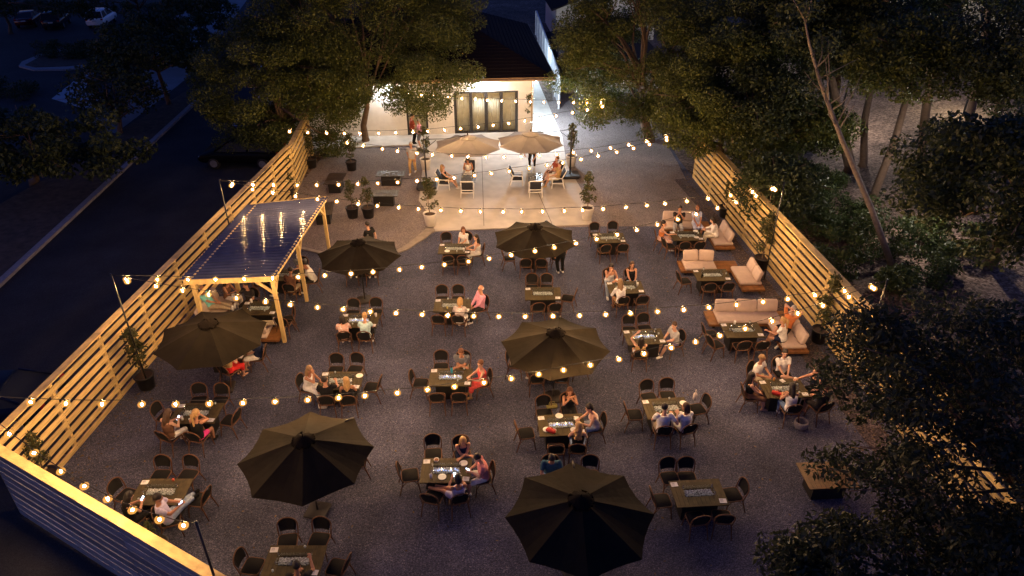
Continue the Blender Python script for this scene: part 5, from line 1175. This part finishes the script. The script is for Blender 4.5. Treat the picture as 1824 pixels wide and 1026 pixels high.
# ------------------------------------------------------------ plants
def setting_plants(HL):
    lf = leafmat('leaf_shrub', (.035, .055, .018), (.10, .085, .03)); pw = M('planter_white', (.70, .66, .60), .5, .06); pb = M('planter_black', (.014, .012, .012), .5); so = M('pot_soil', (.05, .03, .02), .95)
    g = np.random.default_rng
    def cone(h, r, seed):
        rr = random.Random(seed); cl = []
        for i in range(26):
            u = rr.random(); z = .45+u*(h-.45); rad = r*(1-.72*u)*(.45 if z < .55 else 1); an = rr.uniform(0, 6.28); q = rr.uniform(.1, .8)*rad; s = rr.uniform(.12, .22); cl.append(((q*math.cos(an), q*math.sin(an), z), (s, s, s*.9)))
        return cl
    crowns = [leaf_mesh('foliage', cone(2.0, .55, k), 620, .16, .065, lf, 20+k) for k in range(3)]
    def potted(px, py, kind, lab, sc=1.0, k=0, z0=.010):
        p = P(px, py); t = thing('potted_tree', lab, 'potted plant', (p.x, p.y, z0), rnd.uniform(0, 6), 'potted trees around the terrace')
        mb = MB()
        if kind == 'w': mb.lathe([(.21, 0), (.24, .02), (.31, .55), (.33, .66), (.30, .66), (.28, .58)], 22)
        else: mb.lathe([(.24, 0), (.25, .02), (.31, .50), (.335, .50), (.335, .55), (.30, .55), (.29, .48)], 20)
        mb.build('pot', pw if kind == 'w' else pb, t, True); zt = .58 if kind == 'w' else .48
        mb = MB(); mb.lathe([(.285, zt-.02), (.28, zt), (.1, zt+.015)], 18); mb.build('soil', so, t)
        mb = MB(); r_ = random.Random(k); top = (r_.uniform(-.1, .1), r_.uniform(-.1, .1), zt+1.8*sc); mb.tube([(0, 0, zt), (.03, .02, zt+.6*sc), top], [.024, .018, .006], 6)
        for i in range(8):
            u = r_.uniform(.3, .9); an = r_.uniform(0, 6.3); s = lerp(Vector((0, 0, zt)), Vector(top), u); mb.tube([s, s+Vector((.35*math.cos(an), .35*math.sin(an), .25))*sc*(1.1-u)], [.009, .004], 5)
        mb.build('stem', M('bark', (.13, .085, .055), .9), t)
        c = O('foliage', crowns[k % 3], t, (0, 0, zt)); c.scale = (sc, sc, sc)
    for i, a in enumerate(((767, 403, 'w', 'tree in white pot at the patio front left corner', .95), (1045, 392, 'w', 'tree in white pot at the patio front right corner', .95), (778, 229, 'w', 'tree in white pot between the house doors', .95), (941, 234, 'w', 'tree in white pot right of the sliding doors', .95), (759, 303, 'w', 'tree in white pot beside the left pale umbrella mast', .95), (1017, 297, 'w', 'tree in white pot beside the right pale umbrella mast', .95),
            (629, 387, 'b', 'tree in black pot, left of the pair behind the pergola-side umbrella', .75), (657, 387, 'b', 'tree in black pot, right of the pair behind the pergola-side umbrella', .8), (556, 298, 'b', 'tree in black pot at the far end of left fence', .8), (627, 303, 'b', 'tree in black pot under the left tree', .8), (515, 352, 'b', 'tree in black pot beside the left fence above the pergola', 1.0), (1290, 386, 'b', 'tree in black pot by the far right fence', .7),
            (1354, 478, 'b', 'tree in black pot by the right fence near vacant sofas', 1.1), (1457, 608, 'b', 'tree in black pot by the right fence near the ponytail woman', 1.15), (263, 690, 'b', 'tree in black pot beside the left fence by the umbrella', .95), (92, 868, 'b', 'leafy plant in the corner behind the near fence', .75), (285, 996, 'b', 'small plant in black pot at the foot of the near fence', .45))):
        potted(*a, k=i, z0=.05 if a[2] == 'w' else .010)
    # big trees
    lo = leafmat('leaf_oak', (.036, .055, .011), (.115, .125, .026)); ld = leafmat('leaf_dark', (.026, .040, .014), (.062, .078, .026)); lm = leafmat('leaf_magnolia', (.018, .030, .014), (.055, .062, .026)); lr = leafmat('leaf_bush', (.03, .06, .015), (.09, .11, .03))
    gp = 'trees around the terrace'
    make_tree('large spreading tree over the left part of the house', (-9.2, 43.4, 0), (-8.5, 43.0, 6.4), (7.1, 5.2, 4.9), 210, 165000, .125, .072, lo, 31, .20, cr=.95, group=gp, nl=26, low=-.95)
    make_tree('tree hanging over the far end of the left fence', (-14.2, 42.2, 0), (-13.1, 40.4, 4.1), (4.8, 3.4, 3.9), 120, 85000, .125, .072, lo, 32, .26, cr=.85, group=gp, nl=16, low=-.95)
    make_tree('broad dark tree behind the right side of the yard', (8.6, 43.5, 0), (7.4, 42.4, 5.9), (5.0, 4.4, 4.9), 165, 125000, .125, .072, lo, 33, .32, cr=.95, group=gp, nl=20, low=-.95)
    make_tree('tree hanging over the far end of the right fence', (11.6, 37.5, 0), (10.6, 35.6, 4.8), (3.3, 2.8, 3.0), 100, 62000, .12, .07, lo, 34, .22, cr=.75, group=gp, nl=14, low=-.95)
    for k, (px, py, z, r, b, lab) in enumerate(((1410, 60, 8, 4.2, (13.5, 47, 0), 'dark tree at the top right of the yard'), (1475, 0, 9.5, 3.8, (21, 46, 0), 'tall dark tree at the top right edge'), (1480, 95, 5.6, 2.6, (16.5, 41, 0), 'dark tree behind the thin leaning trunk'),
            (1880, 130, 8, 3.4, (27, 37, 0), 'dark tree at the right edge beside the lit building'), (1835, 335, 7, 3.6, (21, 27.5, 0), 'dense dark tree at the right edge'), (1340, 190, 5, 2.8, (13.2, 41.5, 0), 'dark tree just beyond the far right fence end'), (1415, 235, 3.6, 2.4, (14.2, 37.0, 0), 'low bushy tree just outside the right fence'), (1745, 85, 8.5, 2.6, (30, 43, 0), 'sparse tree in front of the cream building'), (1625, 110, 7.8, 2.3, (23.5, 39, 0), 'leafy dark tree left of the lit building'), (1385, 330, 2.6, 1.7, (13.4, 33.4, 0), 'young bushy tree behind the right fence pole'), (1740, -30, 9.5, 2.8, (30, 46, 0), 'dark crown above the lit building'))):
        c = P(px, py, z); make_tree(lab, b, c, (r, r*.9, r*.72), int(50+r*9), int((8500 if 'sparse' not in lab else 2400)*r), .17, .09, ld if k not in (6, 8, 10) else lo, 40+k, .24, cr=.8, group=gp, nl=12)
    make_tree('near dark tree filling the lower right corner', (13.5, 11.2, 0), (10.15, 11.7, 5.1), (3.55, 3.3, 2.7), 140, 36000, .165, .06, lm, 60, .13, cr=.6, group=gp, nl=26)
    c = P(1590, 1000, 3.2); make_tree('low dark tree at the bottom right edge', (10.2, 9.6, 0), c, (2.9, 1.4, 1.2), 60, 12000, .16, .06, lm, 61, .12, cr=.45, group=gp, nl=12)
    # thin leaning trunk with bare twigs
    b0 = P(1592, 482); t = thing('leaning_tree', 'thin pale leaning tree with bare twigs outside the right fence', 'tree', b0, 0, gp); mb = MB()
    ax = [P(1592, 482), P(1552, 372, 2.5), P(1500, 250, 5.2), P(1462, 150, 7.4), P(1442, 80, 9.0), P(1430, 20, 10.4)]; mb.tube([p-b0 for p in ax], [.15, .13, .105, .08, .055, .02], 8); r_ = random.Random(8)
    for i in range(16):
        u = r_.uniform(2, 4.8); k = int(u); s = lerp(ax[k], ax[k+1], u-k)-b0; d = Vector((r_.uniform(-1, 1), r_.uniform(-.4, .4), r_.uniform(.3, 1))).normalized()*r_.uniform(.8, 2.2); mb.tube([s, s+d*.5+Vector((0, 0, .1)), s+d+Vector((r_.uniform(-.3, .3), 0, .35))], [.035, .022, .006], 5)
    mb.build('trunk', M('pale_bark', (.20, .16, .13), .9, .25, 8, .6, 25), t, True); cl = [(p-b0+Vector((r_.uniform(-.8, .8), r_.uniform(-.5, .5), r_.uniform(-.3, .5))), (.7, .7, .4)) for p in ax[3:] for _ in range(4)]; O('crown', leaf_mesh('crown', cl, 900, .16, .08, ld, 5), t)
    # bare trunks standing further off
    for i, (a, m_, e, rt) in enumerate((((1512, 306), (1500, 230), (1462, 60), .30), ((1536, 296), (1540, 215), (1580, 10), .22), ((1556, 352), (1594, 250), (1655, 30), .22), ((1350, 190), (1348, 110), (1352, 0), .40))):
        p0 = P(*a); p1 = P(*m_, 3.2); p2 = P(*e, 8); t = thing('tall_tree', ('stout straight trunk beside the leaning pale tree', 'dark trunk between its two stout neighbours', 'dark trunk leaning right towards the lit building', 'reddish trunk at the top right of the yard')[i], 'tree', p0, 0, 'tall trees beyond the right fence')
        mb = MB(); mb.tube([Vector((0, 0, -.1)), Vector((0, 0, .3)), p1-p0, p2-p0], [rt*1.3, rt, rt*.85, rt*.55], 10); mb.build('trunk', BARK(), t, True)
        cl = [(p2-p0+Vector((r_.uniform(-2, 2), r_.uniform(-2, 2), r_.uniform(-.6, 2))), (.9, .9, .6)) for _ in range(16)]; O('crown', leaf_mesh('crown', cl, 4500, .24, .13, ld, 70+i), t)
    # undergrowth
    for i, (px, py, z, r, lab) in enumerate(((1440, 420, .9, 1.5, 'leafy bush outside the right fence by the farther pole'), (1500, 420, .9, 1.5, 'dark leafy bush below the leaning trunk'), (1655, 500, 1.0, 1.5, 'green bush on the leaf litter right of the nearer pole'), (1598, 525, .7, .8, 'bright green bush beside the nearer right pole'), (1400, 340, .9, 1.6, 'tangled bush behind the right fence under the trees'), (1640, 440, .8, 1.1, 'low bush on the litter between trunks'), (1470, 345, .8, 1.2, 'dark bush at the foot of the stout trunks'), (1500, 480, 1.1, 1.4, 'round bush right behind the fence at mid length'), (1560, 445, 1.2, 1.5, 'bush around the foot of the leaning tree'), (1690, 450, 1.1, 1.6, 'wide bush on the litter at the right'), (1425, 375, 1.1, 1.3, 'bush pressed against the back of the right fence'), (1530, 400, .7, 1.1, 'bush below the dark trunks'))):
        p = P(px, py); t = thing('bush', lab, 'bush', p, 0, 'bushes outside the right fence'); rr = random.Random(i); cl = [((rr.uniform(-r, r)*.7, rr.uniform(-r, r)*.7, rr.uniform(.2, z*1.5)), (.45, .45, .35)) for _ in range(14)]
        mb = MB()
        for c_, _ in cl[:6]: mb.tube([(0, 0, 0), Vector(c_)*.5, c_], [.03, .02, .006], 5)
        mb.build('stems', BARK(), t); O('foliage', leaf_mesh('foliage', cl, 2600, .15, .075, lr, 80+i), t)
    # parking-lot trees and hedges
    for i, (b, c, r, n, lab) in enumerate((((302, 188), (270, 95, 3.9), (4.2, 3.2, 2.0), 12000, 'small dark tree on the planting strip in the lot'), ((60, 330), (60, 262, 2.6), (5.6, 3.0, 1.9), 12000, 'dark spreading tree at the left edge of the picture'), ((215, 240), (205, 165, 2.4), (3.0, 2.0, 1.8), 3000, 'sparse reddish tree on the planting strip'), ((330, 90), (330, 50, 3.2), (5.0, 3.0, 2.6), 11000, 'dark tree in front of the far side road'), ((20, 60), (-10, -30, 5), (8, 4, 4), 9000, 'tall dark tree behind the parked cars'), ((250, 30), (240, -15, 4.5), (7, 4, 3.6), 9000, 'dark tree right of the white parked car'))):
        make_tree(lab, P(*b), P(*c), r, 50, n, .26, .14, ld, 90+i, .16, cr=.8, group='trees in the parking lot', nl=10)
    for i, (px, py, w_, d_, lab) in enumerate(((118, 100, 7.5, 3.2, 'clipped dark hedge on the kerbed island'), (20, 170, 4.5, 2.4, 'dark hedge at the left edge of the lot'), (120, 20, 26, 2.0, 'long dark hedge behind the parked cars'))):
        p = P(px, py); t = thing('hedge', lab, 'hedge', p, R(-6)); rr = random.Random(i); cl = [((rr.uniform(-w_/2, w_/2), rr.uniform(-d_/2, d_/2), rr.uniform(.3, .8)), (.6, .6, .4)) for _ in range(int(w_*d_*1.6))]; O('foliage', leaf_mesh('foliage', cl, int(w_*d_*320), .15, .08, ld, 99+i), t)
        mb = MB(); [mb.tube([(c_[0], c_[1], 0), c_], .02, 4) for c_, _ in cl[::3]]; mb.build('stems', BARK(), t)
    # ---------------- fallen leaves gathered along the fences and under the trees
    g_ = np.random.default_rng(3); n_ = 2600; y_ = g_.uniform(9.5, 40, n_); sd = g_.random(n_) < .6; off = np.abs(g_.normal(0, .7, n_))
    x_ = np.where(sd, 12.75-.0974*(y_-10.3)-.15-off, -13.45+.0876*(y_-13.75)+.15+off); far = g_.random(n_) < .25; x_ = np.where(far, g_.uniform(-11, 9, n_), x_); y_ = np.where(far, g_.uniform(10, 41, n_), y_)
    ok = y_ > 14+(-x_-13.4)*.0-(x_+13.4)*.56+.4; x_, y_ = x_[ok], y_[ok]; an = g_.uniform(0, 6.28, len(x_)); s_ = g_.uniform(.03, .06, len(x_)); c_, q_ = np.cos(an)*s_, np.sin(an)*s_
    v = np.stack([np.stack([x_+c_, y_+q_, np.full_like(x_, .024)], 1), np.stack([x_-q_*.5, y_+c_*.5, np.full_like(x_, .036)], 1), np.stack([x_-c_, y_-q_, np.full_like(x_, .026)], 1), np.stack([x_+q_*.5, y_-c_*.5, np.full_like(x_, .022)], 1)], 1).reshape(-1, 3)
    me = bpy.data.meshes.new('fallen_leaves'); me.from_pydata(v.tolist(), [], [(4*i, 4*i+1, 4*i+2, 4*i+3) for i in range(len(x_))]); me.materials.append(leafmat('leaf_dry', (.06, .035, .018), (.22, .15, .07))); tag(O('fallen_leaves', me), 'dry fallen leaves scattered over the gravel along the fences', 'leaves', kind='stuff')
    # ---------------- buildings beyond
    def box_building(name, lab, loc, rz, w_, d_, h_, wallc, roofc, pitch, wins):
        t = thing(name, lab, 'building', loc, R(rz)); mb = MB(); mb.box((0, 0, h_/2), (w_, d_, h_)); mb.add([(-w_/2, -d_/2, h_), (w_/2, -d_/2, h_), (0, -d_/2, h_+pitch), (-w_/2, d_/2, h_), (w_/2, d_/2, h_), (0, d_/2, h_+pitch)], [(0, 1, 2), (5, 4, 3)]); mb.build('wall', M(lab[:14].replace(' ', '_')+'_wall', wallc, .8, .06, 2, .2, 9, stretch=(.2, .2, 6)), t)
        mb = MB(); o_ = .5
        for q in (-1, 1):
            mb.add([(0, -d_/2-o_, h_+pitch+.02), (0, d_/2+o_, h_+pitch+.02), (q*(w_/2+o_), d_/2+o_, h_-pitch*o_/(w_/2)+.02), (q*(w_/2+o_), -d_/2-o_, h_-pitch*o_/(w_/2)+.02), (0, -d_/2-o_, h_+pitch+.16), (0, d_/2+o_, h_+pitch+.16), (q*(w_/2+o_), d_/2+o_, h_-pitch*o_/(w_/2)+.16), (q*(w_/2+o_), -d_/2-o_, h_-pitch*o_/(w_/2)+.16)], [(0, 1, 2, 3), (7, 6, 5, 4), (0, 3, 7, 4), (2, 1, 5, 6), (3, 2, 6, 7)])
        mb.build('roof', roofc, t)
        for x, z, ww, wh in wins:
            mb = MB(); mb.box((x, -d_/2-.03, z), (ww, .06, wh)); f = mb.build('window', M('soffit_white', (.75, .72, .66)), t); mb = MB(); mb.box((x, -d_/2-.065, z), (ww-.16, .02, wh-.16)); mb.build('pane', M('car_glass', (.01, .012, .015)), f)
        return t
    rf = M('roof_shingle', (.030, .022, .022)); box_building('outbuilding', 'beige gabled building behind the pale metal fence', (8.6, 76, 0), 4, 9.5, 9, 3.0, (.52, .46, .38), rf, 1.7, ((-2.2, 1.6, 1.2, 1.2), (2.2, 1.6, 1.2, 1.2)))
    box_building('shed', 'low dark-roofed shed beside the pale metal fence', (7.4, 59.5, 0), 4, 7.2, 11, 2.0, (.30, .28, .25), rf, .7, ((0, 1.1, 1.2, .8),))
    n_ = box_building('apartment_building', 'cream lamp-lit building glimpsed through the right trees', (43, 70, 0), -16, 17, 10, 7.0, (.66, .56, .33), rf, 2.0, ((-5.5, 1.8, 1.4, 1.5), (0, 1.8, 1.4, 1.5), (4, 5, 1.3, 1.4), (-5.5, 5, 1.4, 1.5)))
    for i, (px, py, z, en, col, lab) in enumerate(((1744, 118, 3.4, 2500, (1, .88, .6), 'bright wall lamp on the cream building'), (1526, 88, 5.0, 4000, (1, .87, .76), 'white area lamp shining through the trees'), (1374, 26, 4.5, 2500, (.95, .97, 1), 'white lamp glimpsed beside the reddish trunk'), (1694, 262, 4.5, 2200, (1, .84, .70), 'lamp over the leaf litter behind the right trees'))):
        p = P(px, py, z); t = thing('area_lamp', lab, 'lamp', (p.x, p.y, 0), 0, 'lamps beyond the right trees'); mb = MB(); mb.tube([(0, 0, 0), (0, 0, z)], [.07, .05], 8); mb.build('pole', blkm(), t)
        mb = MB(); mb.lathe([(.08, z+.26), (.22, z+.2), (.24, z+.1)], 14); mb.build('hood', blkm(), t); mb = MB(); mb.ell((0, 0, z+.05), (.24, .24, .2)); mb.build('lamp_globe', M('lamp_glow', (.9, .9, .85), .3, emit=(.97, .97, 1), estr=45), t, True)
        light('lamp_light', (p.x, p.y, z-.15), en, col, .15, t)
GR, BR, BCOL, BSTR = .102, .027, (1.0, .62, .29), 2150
main()
